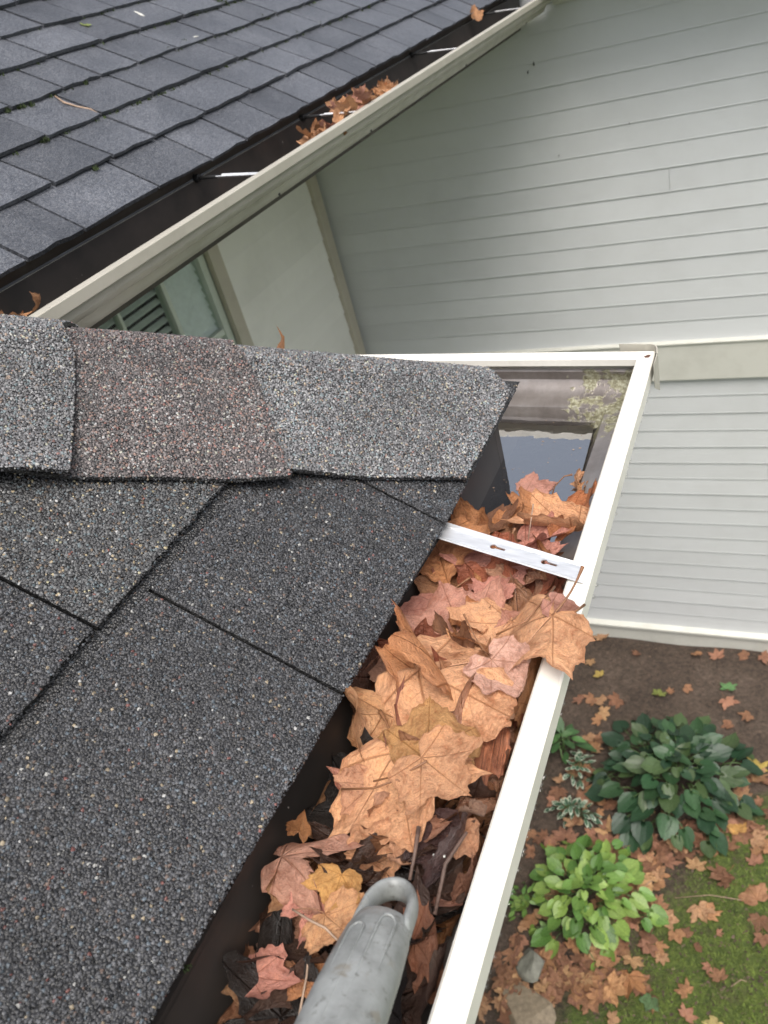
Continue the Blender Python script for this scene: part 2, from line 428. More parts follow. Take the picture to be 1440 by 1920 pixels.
# eave of the clapboard wall itself
child_part(MB().box((-1.0, WY - .36, 4.101), (2.6, WY + .3, 4.115)), 'soffit', M['soffit'], wing)
child_part(MB().box((-1.0, WY - .385, 4.09), (2.6, WY - .361, 4.23)), 'fascia', M['trim'], wing)
mr = MB(); mr.add([(-1.0, WY - .42, 4.235), (2.6, WY - .42, 4.235), (2.6, WY + 1.6, 5.45), (-1.0, WY + 1.6, 5.45), (-1.0, WY - .42, 4.25), (2.6, WY - .42, 4.25), (2.6, WY + 1.6, 5.465), (-1.0, WY + 1.6, 5.465)],
                  [(0, 3, 2, 1), (4, 5, 6, 7), (0, 1, 5, 4), (1, 2, 6, 5), (2, 3, 7, 6), (3, 0, 4, 7)])
child_part(mr, 'upper_roof', M['shingle2'], wing)
for (px, py, r_) in ((1001, 120, .008), (990, 136, .006), (1180, 231, .004), (1048, 292, .004)):
    d = ray(px, py); t = (WY - .012) / d[1]; P = Vector((d[0] * t, d[1] * t, CAMZ + d[2] * t))
    m_ = MB(); m_.tube([P + Vector((0, .004, -r_)), P + Vector((0, -.003, -r_ * .3)), P + Vector((0, -.004, r_ * .5)), P + Vector((0, .004, r_))], [r_ * .2, r_ * .45, r_ * .4, r_ * .2], 6)
    child_part(m_, 'dirt_speck', M['screw'], wing)

# left wall with its window
wl = child_part(MB().box((LX - .2, -1.5, -.2), (LX - .002, 2.05, 4.1)).box((LX - .2, 3.03, -.2), (LX - .002, WY + .1, 4.1)).box((LX - .2, 2.05, -.2), (LX - .002, 3.03, 2.5)).box((LX - .2, 2.05, 3.45), (LX - .002, 3.03, 4.1)), 'side_wall', M['wall_hidden'], wing)
def board_y(z0, z1, y0, y1, proud=.011):
    zt = z1 + .012; sec = [(LX - .0018, z0), (LX + proud, z0), (LX + proud - .0012, z0 + .005), (LX + .003, zt - .006), (LX - .0018, zt)]
    m = MB(); n = 5; vs = [(a, y, b) for y in (y0, y1) for a, b in sec]
    fs = [(i, (i + 1) % n, n + (i + 1) % n, n + i) for i in range(n)] + [tuple(range(n)), tuple(range(n, 2 * n))[::-1]]
    return m.add(vs, [f[::-1] for f in fs])
for i in range(20):
    z0 = 1.75 + i * EXP
    sub(board_y(z0, z0 + EXP, 3.11, 4.068), 'siding_board', M['siding_pale'], wl)
child_part(MB().box((LX, 4.07, 0), (LX + .028, 4.155, 4.05)), 'corner_trim', M['trim_tan'], wing, bevel=.002)
win = child_part(MB().box((LX - .004, 3.022, 2.44), (LX + .024, 3.108, 3.55)).box((LX - .004, 1.90, 3.452), (LX + .024, 3.02, 3.55)), 'window', M['trim_tan'], wing, bevel=.002)
fr = MB().box((LX - .055, 2.972, 2.5), (LX - .006, 3.02, 3.45)).box((LX - .055, 2.05, 3.428), (LX - .006, 2.97, 3.45)).box((LX - .055, 2.681, 2.5), (LX - .012, 2.706, 3.427)).box((LX - .05, 2.381, 2.5), (LX - .016, 2.398, 3.427)).box((LX - .053, 2.707, 3.035), (LX - .01, 2.971, 3.066)).box((LX - .055, 2.05, 2.5), (LX - .006, 2.08, 3.427))
sub(fr, 'frame', M['sash'], win, bevel=.002)
for (y0, y1, z0, z1, mt) in ((2.707, 2.971, 3.067, 3.427, 'glass_milky_t'), (2.707, 2.971, 2.5, 3.034, 'glass'), (2.399, 2.680, 2.5, 3.427, 'glass'), (2.081, 2.380, 2.5, 3.427, 'glass')):
    if mt == 'glass_milky_t': mt = 'glass'
    sub(MB().box((LX - .034, y0, z0), (LX - .030, y1, z1)), 'pane', M[mt], win)
for i in range(21):
    zz = 2.52 + i * .043
    for (y0, y1, mt, tilt, hh) in ((2.70, 2.985, 'slat_pale', .022, .007), (2.07, 2.69, 'slat_dark', .0085, .012)):
        m_ = MB(); x0 = LX - (.048 if mt == 'slat_pale' else .062)
        m_.add([(x0 - hh, y0, zz + tilt), (x0 + hh, y0, zz - tilt), (x0 + hh, y1, zz - tilt), (x0 - hh, y1, zz + tilt), (x0 - hh, y0, zz + tilt + .002), (x0 + hh, y0, zz - tilt + .002), (x0 + hh, y1, zz - tilt + .002), (x0 - hh, y1, zz + tilt + .002)],
               [(0, 3, 2, 1), (4, 5, 6, 7), (0, 1, 5, 4), (1, 2, 6, 5), (2, 3, 7, 6), (3, 0, 4, 7)])
        sub(m_, 'slat', M[mt], win)
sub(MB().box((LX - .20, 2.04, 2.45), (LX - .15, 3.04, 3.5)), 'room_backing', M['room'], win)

# ------------------------------------------------------------------ far wing: roof over the side wall
P2 = .62; TH2 = math.atan(P2); XE2, ZE2 = -1.13, 4.04
c2, s2_ = math.cos(TH2), math.sin(TH2)
def roof2(y, s, h): return (XE2 - s * c2 + h * s2_, y, ZE2 + s * s2_ + h * c2)
deck = MB(); ys2 = (-.9, 4.7)
vs = [roof2(y, s, h) for h in (-.002, -.03) for (y, s) in ((ys2[0], .012), (ys2[1], .012), (ys2[1], 1.9), (ys2[0], 1.9))]
deck.add(vs, [(0, 1, 2, 3), (7, 6, 5, 4), (0, 4, 5, 1), (1, 5, 6, 2), (2, 6, 7, 3), (3, 7, 4, 0)])
roofb = child_part(deck, 'roof', M['wood_dark'], wing)
child_part(MB().box((LX, -.9, 3.985), (-1.155, 4.15, 3.992)), 'soffit', M['soffit'], wing)
child_part(MB().box((-1.18, -.9, 3.88), (-1.152, 4.15, 4.018)), 'fascia', M['wood_dark'], wing)
E2 = .119
first = [.42, .60, .79, .96, 1.106, 1.338, 1.532, 1.683, 1.849, 2.007, 2.178, 2.317, 2.454]
def shingle_slab(P, y0, y1, s0, s1, h0, h1, th, wob=.0015, nseg=4, rnd=random, lift=1.0):
    """tapered slab with a slightly ragged lower edge"""
    m = MB(); n = nseg; vs = []
    for k in range(n + 1):
        y = y0 + (y1 - y0) * k / n
        ds = rnd.uniform(-wob, wob); dh = rnd.uniform(0, wob) * lift
        vs += [P(y, s0 + ds, h0 + th + dh), P(y, s1, h1 + th), P(y, s1, h1), P(y, s0 + ds, h0 + dh * .6)]
    fs = []
    for k in range(n):
        a = 4 * k; b = 4 * (k + 1)
        for q in range(4): fs.append((a + q, b + q, b + (q + 1) % 4, a + (q + 1) % 4))
    fs += [(0, 1, 2, 3), (4 * n + 3, 4 * n + 2, 4 * n + 1, 4 * n)]
    return m.add(vs, fs)
joints2 = []
for c in range(10):
    if c == 0:
        js = list(first)
        while js[-1] < 4.5: js.append(js[-1] + random.uniform(.13, .17))
    else:
        js = [.2 + random.uniform(0, .15)]
        while js[-1] < 4.5: js.append(js[-1] + random.choice((.14, .165, .18, .20)) * random.uniform(.93, 1.07))
    jit = random.uniform(-.003, .003)
    for a, b in zip(js[:-1], js[1:]):
        th = .006 + random.uniform(0, .003)
        s0 = c * E2 + jit + random.uniform(-.002, .002)
        sub(shingle_slab(roof2, a + .0058, b - .0018, s0 if c else -.002, s0 + E2 + .03, .0105 if c else .001, .0005, th, .0025), 'shingle', M['shingle2'], roofb)
    joints2.append(js)

# ------------------------------------------------------------------ gutters
def gprofile(back=.18):
    return [(.0215, -.011), (.0215, -.0015), (.0195, 0), (.0018, 0), (0, -.0018), (0, -.0195), (.0015, -.0205), (.0135, -.0208), (.0145, -.0225), (.0132, -.030),
            (.0135, -.036), (.019, -.043), (.028, -.049), (.040, -.0525), (.052, -.054), (.058, -.0555), (.0595, -.058), (.0625, -.066), (.0685, -.076), (.076, -.0835), (.084, -.086), (back - .004, -.086), (back, -.082), (back, .008)]
def lprofile(back=.18):
    o = .0014
    return [(.0135, -.0196), (.0160, -.0225), (.0146, -.030), (.0149, -.0352), (.0200, -.0418), (.0286, -.0476), (.0402, -.0511), (.0525, -.0526), (.0592, -.0543), (.0609, -.0574), (.0638, -.0653), (.0696, -.075), (.0768, -.0822), (.0842, -.0846), (back - .0046, -.0846), (back - o, -.0814), (back - o, .0075)]
def run_frames(p0, p1, n, inward, mitre0=None, mitre1=None, zl=3.8, steps=None):
    """frames along p0->p1; mitre: function giving the end shift along the run for an inward offset a"""
    p0 = Vector((*p0, 0)); p1 = Vector((*p1, 0)); d = (p1 - p0); L = d.length; d.normalize(); q = Vector((*inward, 0)).normalized()
    fr = []
    for i in range(n + 1):
        t = i / n
        def f(a, b, t=t, i=i):
            sh0 = mitre0(a) if mitre0 else 0; sh1 = mitre1(a) if mitre1 else 0
            s = sh0 + (L - sh0 - sh1) * t
            P = p0 + d * s + q * a; return (P.x, P.y, zl + b)
        fr.append(f)
    return fr
g1 = empty('rain_gutter', (-.16, 1.008, 3.715))
tag(g1, 'white rain gutter turning the near roof corner, clogged with brown leaves', 'gutter')
A0, A1, A2 = (-.150, -.7), (-.160, 1.008), (-1.9, 1.172)
dA = (Vector(A1) - Vector(A0)).normalized(); dB = (Vector(A2) - Vector(A1)).normalized()
inA = Vector((-dA.y, dA.x)); inB = Vector((-dB.y, dB.x))
half = (math.pi - dA.angle(dB)) / 2
mit = lambda a: a / math.tan(half)
for prof, nm, mt, sm in ((gprofile(), 'trough', 'gutter_white', True), (lprofile()[:-2], 'inner_lining', 'lining', True), (lprofile()[-3:], 'back_panel', 'back', True)):  # back wall of the lining: shade under the shingles put into near-black colour
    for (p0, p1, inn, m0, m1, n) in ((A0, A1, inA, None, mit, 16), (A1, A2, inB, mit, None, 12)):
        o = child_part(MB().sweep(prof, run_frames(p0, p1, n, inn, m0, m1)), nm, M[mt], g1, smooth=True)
        e = o.modifiers.new('split', 'EDGE_SPLIT'); e.split_angle = R(28)
# corner cover strip bent round the outside of the mitre
def strip_pt(u, zz, off):
    r_ = .016; c = Vector((A1[0] - r_, A1[1] - r_))
    if u < 0: P = Vector((A1[0] - r_, 0)) if 0 else None
    return None
path = []
r_ = .014; off = .0045
cc = Vector(A1) + inA * r_ + inB * r_
pA = Vector(A1) - dA * .055; pB = Vector(A1) + dB * .048
path.append((pA - inA * off)); path.append(Vector(A1) - dA * r_ * 1.4 - inA * off)
for k in range(9):
    a = k / 8 * math.pi / 2
    path.append(cc + (-inA * math.cos(a) - inB * math.sin(a)) * (r_ + off))
path.append(Vector(A1) + dB * r_ * 1.6 - inB * off); path.append(pB - inB * off * 1.5)
ms = MB(); vs = []; n = len(path)
for k, P in enumerate(path):
    u = k / (n - 1); top = 3.8085 - .003 * abs(u - .5); bot = 3.752 + .03 * u if u > .4 else 3.752
    if k == 0: bot = 3.775
    cc_dir = (Vector(P) - cc).normalized()
    for (dd, zz) in ((0, top), (.0012, top), (.0012, bot), (0, bot)):
        vs.append((P.x + cc_dir.x * dd, P.y + cc_dir.y * dd, zz))
fs = [(4 * k + q, 4 * k + (q + 1) % 4, 4 * k + 4 + (q + 1) % 4, 4 * k + 4 + q) for k in range(n - 1) for q in range(4)] + [(3, 2, 1, 0), (4 * n - 4, 4 * n - 3, 4 * n - 2, 4 * n - 1)]
child_part(ms.add(vs, fs), 'corner_cover', M['gutter_cream'], g1)
child_part(MB().tube([(A1[0] - .021, A1[1] - .02, 3.797), (A1[0] - .008, A1[1] - .016, 3.7985), (A1[0] - .004, A1[1] - .006, 3.7985)], [.004, .006, .003], 6, .4), 'rust_stain', plain('rust', (.09, .04, .025), .8), g1)

# keyhole hanger strip
def hanger(name, root, back, front, width, holes=True, flange=.007, mat='steel'):
    back = Vector(back); front = Vector(front); d = front - back; L = d.length; d.normalize()
    side = d.cross(Vector((0, 0, 1))).normalized(); nrm = side.cross(d).normalized()
    bm = bmesh.new()
    def V(a, b, h=0): return bm.verts.new(back + d * a + side * b + nrm * h)
    loops = [[(0, -width / 2), (L, -width / 2), (L, width / 2), (0, width / 2)]]
    if holes:
        for cx in (L * .47, L * .76):
            lp = []; r1, r2, ln = .0033, .0014, .012
            for k in range(11):
                a = R(28) + k / 10 * (2 * math.pi - R(56)); lp.append((cx + r1 * math.cos(a), r1 * math.sin(a)))
            lp.append((cx + ln, -r2)); lp.append((cx + ln + r2, 0)); lp.append((cx + ln, r2))
            loops.append(lp)
    edges = []
    for lp in loops:
        vv = [V(a, b) for a, b in lp]
        for k in range(len(vv)): edges.append(bm.edges.new((vv[k], vv[(k + 1) % len(vv)])))
    bmesh.ops.triangle_fill(bm, edges=edges, use_beauty=True, use_dissolve=False)
    for sg in (-1, 1):
        b = sg * width / 2; q = [V(0, b), V(L, b), V(L, b + sg * .0025, flange * .35), V(0, b + sg * .0025, flange)] if sg < 0 else [V(0, b), V(L, b), V(L, b + .006, .004), V(0, b + .006, .005)]
        bm.faces.new(q)
    bmesh.ops.remove_doubles(bm, verts=bm.verts, dist=1e-5)
    bmesh.ops.recalc_face_normals(bm, faces=bm.faces)
    me = bpy.data.meshes.new(name); bm.to_mesh(me); bm.free(); me.materials.append(M[mat])
    o = link(bpy.data.objects.new(name, me), root); o.matrix_parent_inverse = Matrix.Translation(-Vector(root.location))
    m = o.modifiers.new('thick', 'SOLIDIFY'); m.thickness = .0014; m.offset = -1
    return o
hanger('hanger', g1, (-.340, .594, 3.8235), (-.160, .560, 3.7990), .0165, flange=.004)

# second gutter
g2 = empty('rain_gutter', (-.97, 4.1, 3.92))
tag(g2, 'long cream rain gutter along the far blue-grey roof edge', 'gutter')
B0, B1 = (-.97, -.6), (-.97, 4.172)
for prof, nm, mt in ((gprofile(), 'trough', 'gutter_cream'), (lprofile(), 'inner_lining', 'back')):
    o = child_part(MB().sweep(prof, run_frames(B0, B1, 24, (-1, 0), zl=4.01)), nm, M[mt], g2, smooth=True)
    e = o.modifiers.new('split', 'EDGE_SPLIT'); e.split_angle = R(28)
for y in (.75, 1.48, 1.985, 2.79, 3.58):
    hanger('hanger', g2, (-1.085, y + .008, 4.016), (-.985, y, 4.0085), .013, False, .003)
    child_part(MB().tube([(-1.151, y + .012, 4.020), (-1.140, y + .012, 4.0195), (-1.139, y + .012, 4.0195), (-1.083, y + .008, 4.0165)], [.009, .008, .004, .003], 8), 'screw', M['screw'], g2)
    child_part(MB().tube([(-.984, y + .05, 3.952), (-.9815, y + .05, 3.951)], .003, 6), 'rivet', M['screw'], g2)
# ------------------------------------------------------------------ near house
P1 = .63; TH1 = math.atan(P1); XE, ZE = -.309, 3.825
c1, s1_ = math.cos(TH1), math.sin(TH1)
def shear(y, s): return .036 * np.maximum(0, .6 - y) * np.maximum(0, 1 - np.maximum(s, 0) / .203)     # the eave course runs a little out of true
def roof1(y, s, h): s = s + shear(y, s); return (XE - s * c1 + h * s1_, y, ZE + s * s1_ + h * c1)
near = empty('house', (-.9, -.2, 0))
tag(near, 'near house corner with charcoal granule shingles and grey hip caps', 'house')
HC = Vector((XE, .893, ZE)); HD = Vector((-.751, -.660, .751 * P1)); HDn = HD.normalized()
nr = Vector((s1_, 0, c1)); nl = HD.cross(Vector((1, 0, 0))).normalized()
if nl.z < 0: nl = -nl
e1 = nr.cross(HDn).normalized(); e1 = e1 if e1.x > 0 else -e1
e2 = nl.cross(HDn).normalized(); e2 = e2 if e2.y > 0 else -e2
top = HC + HD * 1.4
dk = MB(); eps = -.012
vs = [HC + HDn * .075 + nr * eps, (XE - .004, .6, ZE - .012), (XE - .085, -1.2, ZE + .037), (XE - 1.05, -1.2, ZE + 1.05 * P1 - .012), top + Vector((0, 0, eps)), (-1.9, HC.y, ZE - .012)]
dk.add(vs, [(0, 4, 3, 2, 1), (0, 5, 4)])
roofa = child_part(dk, 'roof', M['asphalt'], near)
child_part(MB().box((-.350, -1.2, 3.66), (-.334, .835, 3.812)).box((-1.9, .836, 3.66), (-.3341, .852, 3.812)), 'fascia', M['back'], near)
child_part(MB().box((-1.9, -1.2, 3.652), (-.3345, .8355, 3.659)), 'soffit', M['soffit'], near)
child_part(MB().box((-1.9, -1.2, 0), (-.62, .55, 3.65)), 'wall', M['wall_hidden'], near)

GP = []; GN = []; GC = []; GS = []
def palette(n, kind):
    base = np.array({'dark': [(.021, .022, .025), (.038, .039, .043), (.066, .068, .074), (.07, .085, .10), (.085, .06, .05), (.20, .165, .115), (.25, .25, .24), (.11, .045, .04)],
            'tan': [(.035, .035, .037), (.055, .057, .06), (.095, .098, .10), (.08, .10, .11), (.10, .075, .055), (.26, .21, .135), (.32, .31, .29), (.13, .05, .04)],
            'cap': [(.06, .06, .063), (.105, .105, .11), (.165, .165, .17), (.13, .16, .17), (.17, .13, .105), (.34, .27, .20), (.36, .35, .34), (.17, .10, .09)],
            'capbrown': [(.05, .045, .046), (.085, .075, .074), (.135, .12, .118), (.11, .12, .12), (.15, .10, .085), (.36, .28, .22), (.38, .36, .35), (.17, .085, .075)]}[kind]) * {'dark': 1, 'tan': 1.05, 'cap': 1.12, 'capbrown': 1.15}[kind]
    p = {'dark': [.335, .33, .22, .06, .03, .012, .007, .006], 'tan': [.30, .325, .215, .075, .045, .028, .009, .003], 'cap': [.17, .33, .29, .09, .05, .035, .025, .01], 'capbrown': [.2, .33, .23, .04, .11, .035, .025, .03]}[kind]
    idx = RNG.choice(8, n, p=p)
    return np.minimum(base[idx] * RNG.uniform(.75, 1.3, (n, 1)), .30)
def stain(p):      # weathering: damp patches and rain streaks down the slope
    a = mnoise.noise(Vector((p[0] * 9, p[1] * 9, p[2] * 9))); b = mnoise.noise(Vector((p[0] * 3, p[1] * 34, 7.7)))
    c = mnoise.noise(Vector((p[0] * 60, p[1] * 60, p[2] * 60)))
    return 1 + .26 * a + .14 * b + .12 * c
def scatter(pos, nor, kind, size=.00138):
    n = len(pos)
    if not n: return
    GP.append(np.asarray(pos)); GN.append(np.asarray(nor)); GC.append(palette(n, kind) * np.array([stain(p_) for p_ in pos])[:, None]); GS.append(size * RNG.uniform(.6, 1.4, n))
def flush_granules(name, parent):
    P = np.concatenate(GP); Nn = np.concatenate(GN); C = np.concatenate(GC); S = np.concatenate(GS); n = len(P)
    Nn = Nn + RNG.normal(0, .36, Nn.shape); Nn /= np.linalg.norm(Nn, axis=1)[:, None]
    t = np.cross(Nn, RNG.normal(0, 1, Nn.shape)); t /= np.linalg.norm(t, axis=1)[:, None]; b = np.cross(Nn, t)
    K = 5; V = np.zeros((n, K + 2, 3))
    asp = RNG.uniform(.7, 1.0, n)
    for k in range(K):
        a = 2 * math.pi * k / K + RNG.uniform(-.35, .35, n); rr = S * RNG.uniform(.8, 1.2, n)
        V[:, k] = P + t * (rr * np.cos(a))[:, None] + b * (rr * asp * np.sin(a))[:, None] + Nn * (S * RNG.uniform(-.15, .25, n))[:, None]
    V[:, K] = P + Nn * (S * RNG.uniform(.65, 1.25, n))[:, None] + t * (S * RNG.uniform(-.1, .5, n))[:, None] + b * (S * RNG.uniform(-.3, .3, n))[:, None]
    V[:, K + 1] = P + Nn * (S * RNG.uniform(.65, 1.25, n))[:, None] - t * (S * RNG.uniform(-.1, .5, n))[:, None] + b * (S * RNG.uniform(-.3, .3, n))[:, None]
    F0 = np.array([(0, 1, 5), (1, 6, 5), (1, 2, 6), (2, 3, 6), (3, 4, 6), (4, 5, 6), (4, 0, 5)])
    F = (F0[None] + (np.arange(n) * (K + 2))[:, None, None]).reshape(-1)
    me = bpy.data.meshes.new(name); nf = n * len(F0)
    me.vertices.add(n * (K + 2)); me.vertices.foreach_set('co', V.reshape(-1).astype(np.float32))
    me.loops.add(nf * 3); me.loops.foreach_set('vertex_index', F.astype(np.int32))
    me.polygons.add(nf); me.polygons.foreach_set('loop_start', np.arange(0, nf * 3, 3, dtype=np.int32)); me.polygons.foreach_set('loop_total', np.full(nf, 3, dtype=np.int32))
    at_ = me.attributes.new('Col', 'FLOAT_COLOR', 'POINT')
    cc4 = np.ones((n, K + 2, 4), np.float32); cc4[:, :, :3] = C[:, None, :]; at_.data.foreach_set('color', cc4.reshape(-1))
    me.update(calc_edges=True); me.validate(); me.materials.append(M['granules'])
    GP.clear(); GN.clear(); GC.clear(); GS.clear()
    o = link(bpy.data.objects.new(name, me), parent); o['kind'] = 'stuff'; return o

def jgrid(u0, u1, v0, v1, sp):
    nu = max(1, int((u1 - u0) / sp)); nv = max(1, int((v1 - v0) / sp))
    U, V = np.meshgrid(np.arange(nu) + .5, np.arange(nv) + .5)
    U = u0 + (U + RNG.uniform(-.5, .5, U.shape)) * (u1 - u0) / nu; V = v0 + (V + RNG.uniform(-.5, .5, V.shape)) * (v1 - v0) / nv
    return U.ravel(), V.ravel()
E1 = .203
SPAC = .0020
rows = [[-1.1, -.87, -.64, -.41, -.175, .055, .357, .587, .817, 1.0], [-1.0, -.77, -.54, -.31, -.16, .07, .30, .53, .76, 1.0], [-.95, -.73, -.5, -.27, -.04, .19, .42, .65, 1.0], [-1.0, -.7, -.4, -.17, .06, .29, .52, .75]]
def hip_y(x): return HC.y + (x - HC.x) * .660 / .751
def hipcut(o):
    bm = bmesh.new(); bm.from_mesh(o.data)
    bmesh.ops.bisect_plane(bm, geom=bm.verts[:] + bm.edges[:] + bm.faces[:], plane_co=HC - Vector((-.66, .751, 0)) * .012, plane_no=Vector((-.66, .751, 0)), clear_outer=True)
    bmesh.ops.holes_fill(bm, edges=[e for e in bm.edges if e.is_boundary]); bm.to_mesh(o.data); bm.free(); return o
for c, js in enumerate(rows):
    for a, b in zip(js[:-1], js[1:]):
        s0 = c * E1 + (0 if c == 0 else -.004 + .0); s1 = s0 + E1 + .05
        b_ = min(b, hip_y(XE - s0 * c1) - .01); 
        b_ = b
        if a > hip_y(XE - s0 * c1): continue
        h0 = .001 if c == 0 else .0095
        th = .0055
        if c > 0:      # lower ply of the laminated course, set back up the slope less
            hipcut(sub(shingle_slab(roof1, a + .001, b_ - .001, s0 - .010, s0 + .08, .0045, .002, .0035, .0012, 6, lift=0), 'shingle_ply', M['asphalt'], roofa))
        hipcut(sub(shingle_slab(roof1, a + .0016, b_ - .0014, s0, s1, h0, .0015, th, .0016, 10, lift=0), 'shingle', M['asphalt'], roofa))
        # stone granules on what the photograph shows of it
        y0, y1 = max(a + .0024, -.02), min(b_ - .0022, .95)
        if y1 <= y0: continue
        U, S_ = jgrid(y0, y1, s0 + .0003, s0 + E1 + .004, SPAC)
        ok = (U < hip_y(XE - S_ * c1) - .02) & (S_ < .56); U, S_ = U[ok], S_[ok]
        # only keep what can come near the frame
        X = XE - S_ * c1; Z = ZE + S_ * s1_; q = np.stack([X, U, Z - CAMZ], 1) @ RM.T
        px = 720 + FPX * q[:, 0] / np.maximum(q[:, 2], .05); py = 960 + FPX * q[:, 1] / np.maximum(q[:, 2], .05)
        ok = (q[:, 2] > .05) & (px > -160) & (py < 2080); U, S_ = U[ok], S_[ok]
        H = h0 + th + (.0015 - h0) * (S_ - s0) / (s1 - s0)
        S2 = S_ + shear(U, S_); pos = np.stack([XE - S2 * c1 + H * s1_, U, ZE + S2 * s1_ + H * c1], 1)
        nor = np.tile(np.array(nr), (len(U), 1))
        kind = 'tan' if (c == 1 and a > .25) else 'dark'
        scatter(pos, nor, kind)
        # the cut lower edge
        if c < 3:
            y1 = min(y1, hip_y(XE - s0 * c1) - .025); n_ = max(0, int((y1 - y0) / .0011)); yy = RNG.uniform(y0, y1, n_); hh = RNG.uniform(0, 1, n_)
            sv = s0 + shear(yy, s0); pos = np.stack([XE - sv * c1 + (h0 + th * hh) * s1_ + .0004, yy, ZE + sv * s1_ + (h0 + th * hh) * c1], 1)
            scatter(pos, np.tile((.75, 0, .4), (n_, 1)), 'dark', .0011)
flush_granules('granules', roofa)

# hip caps
def cap_point(t, wv, lift, wav):
    rr = .035
    f = lambda q: (q + math.sqrt(q * q + rr * rr)) / 2
    P = HC + HD * t + e1 * f(wv) + e2 * f(-wv)
    up = (nr if wv > 0 else nl) * min(1, abs(wv) / .05) + Vector((0, 0, 1)) * max(0, 1 - abs(wv) / .05)
    up.normalize()
    return P + up * (lift + wav) + Vector((0, 0, 1)) * (.012 * math.exp(-(wv / .06) ** 2) + .012 * t)
def cap_wav(t, wv, k):
    e = max(0, (wv - .12) / .08)
    return e * e * (.003 + .0045 * math.sin(t * 21 + k * 1.7 + .6) + .002 * math.sin(t * 47 + k))
caps = [(-.16, .40, .190, .0150, 'cap'), (.318, .60, .205, .0200, 'capbrown'), (.474, .80, .214, .0250, 'cap'), (.68, 1.0, .214, .030, 'cap'), (.88, 1.25, .214, .035, 'cap')]
GXE, GYE = -.303, .880
for k, (t0, t1, W, lift, kind) in enumerate(caps):
    bm = bmesh.new(); nt_, nw = 22, 34; grid = {}
    def edge_t(wv): return t0 + (-.014 * (wv / W) if k == 1 else .006 * (wv / W)) if k else t0
    def surf(u, wv, hgt=0):
        t = edge_t(wv) + (t1 - edge_t(wv)) * u
        sag = -.0055 * max(0, u - .3) / .7 if k else 0
        return cap_point(t, wv, lift + sag + hgt, cap_wav(t, wv, k))
    for i in range(nt_ + 1):
        for j in range(nw + 1):
            wv = -W + 2 * W * j / nw
            for q, hgt in ((0, 0), (1, -.0045)): grid[i, j, q] = bm.verts.new(surf(i / nt_, wv, hgt))
    for i in range(nt_):
        for j in range(nw):
            bm.faces.new((grid[i, j, 0], grid[i + 1, j, 0], grid[i + 1, j + 1, 0], grid[i, j + 1, 0]))
            bm.faces.new((grid[i, j, 1], grid[i, j + 1, 1], grid[i + 1, j + 1, 1], grid[i + 1, j, 1]))
    for i in range(nt_):
        for j, s in ((0, 0), (nw, 1)):
            f = (grid[i, j, 0], grid[i, j, 1], grid[i + 1, j, 1], grid[i + 1, j, 0]); bm.faces.new(f if s == 0 else f[::-1])
    for j in range(nw):
        for i, s in ((0, 0), (nt_, 1)):
            f = (grid[i, j, 0], grid[i, j + 1, 0], grid[i, j + 1, 1], grid[i, j, 1]); bm.faces.new(f if s == 0 else f[::-1])
    if k == 0:
        for co, no in (((GXE, 0, 0), (1, 0, 0)), ((GXE + .005, GYE, 0), (.25, 1, 0)), ((GXE, .835, 0), (1, .9, 0))):
            co = Vector(co)
            g = bm.verts[:] + bm.edges[:] + bm.faces[:]
            r = bmesh.ops.bisect_plane(bm, geom=g, plane_co=co, plane_no=Vector(no).normalized(), clear_outer=True)
    bmesh.ops.recalc_face_normals(bm, faces=bm.faces)
    me = bpy.data.meshes.new('hip_cap'); bm.to_mesh(me); bm.free(); me.materials.append(M['asphalt'])
    me.polygons.foreach_set('use_smooth', [True] * len(me.polygons))
    oc = link(bpy.data.objects.new('hip_cap', me), roofa)
    oc.modifiers.new('split', 'EDGE_SPLIT').split_angle = R(40)
    if k < 4:
        # granules
        L = (t1 - t0) * HD.length
        vis = (caps[k + 1][0] + .02 - t0) / (t1 - t0)
        U, Wv = jgrid(0.001, vis, -.06, W - .0005, 1); 
        nU = int(L * vis / SPAC); nW = int((W + .07) / SPAC)
        U, Wv = np.meshgrid((np.arange(nU) + .5) / nU * vis, -.07 + (np.arange(nW) + .5) / nW * (W + .07))
        U = (U + RNG.uniform(-.5, .5, U.shape) / nU * vis).ravel(); Wv = (Wv + RNG.uniform(-.5, .5, Wv.shape) * SPAC).ravel()
        Wv = np.minimum(Wv, W)
        # bilinear lookup on a fine table of the surface
        nu, nw2 = 60, 90; T = np.array([[surf(i / nu * 1.0, -.075 + (W + .075) * j / nw2) for j in range(nw2 + 1)] for i in range(nu + 1)])
        fu = np.clip(U, 0, .999) * nu; fw = np.clip((Wv + .075) / (W + .075), 0, .9999) * nw2
        iu = fu.astype(int); iw = fw.astype(int); a = (fu - iu)[:, None]; b = (fw - iw)[:, None]
        p00, p10, p01, p11 = T[iu, iw], T[iu + 1, iw], T[iu, iw + 1], T[iu + 1, iw + 1]
        pos = p00 * (1 - a) * (1 - b) + p10 * a * (1 - b) + p01 * (1 - a) * b + p11 * a * b
        nor = np.cross(p10 - p00, p01 - p00); nor /= np.linalg.norm(nor, axis=1)[:, None]
        nor[nor[:, 2] < 0] *= -1
        if k == 0:
            ok = ((pos[:, 0] - GXE) < 0) & ((pos[:, 1] - GYE) + .25 * (pos[:, 0] - GXE - .005) < 0) & ((pos[:, 0] - GXE) + .9 * (pos[:, 1] - .835) < 0); pos, nor = pos[ok], nor[ok]
        q = (pos - np.array([0, 0, CAMZ])) @ RM.T; px = 720 + FPX * q[:, 0] / q[:, 2]; ok = px > -160
        scatter(pos[ok], nor[ok], kind)
        # edge granules
        n_ = int(L * vis / .0012); us = RNG.uniform(0, vis, n_)
        pe = np.array([surf(u, W, -h) for u, h in zip(us, RNG.uniform(0, .0045, n_))])
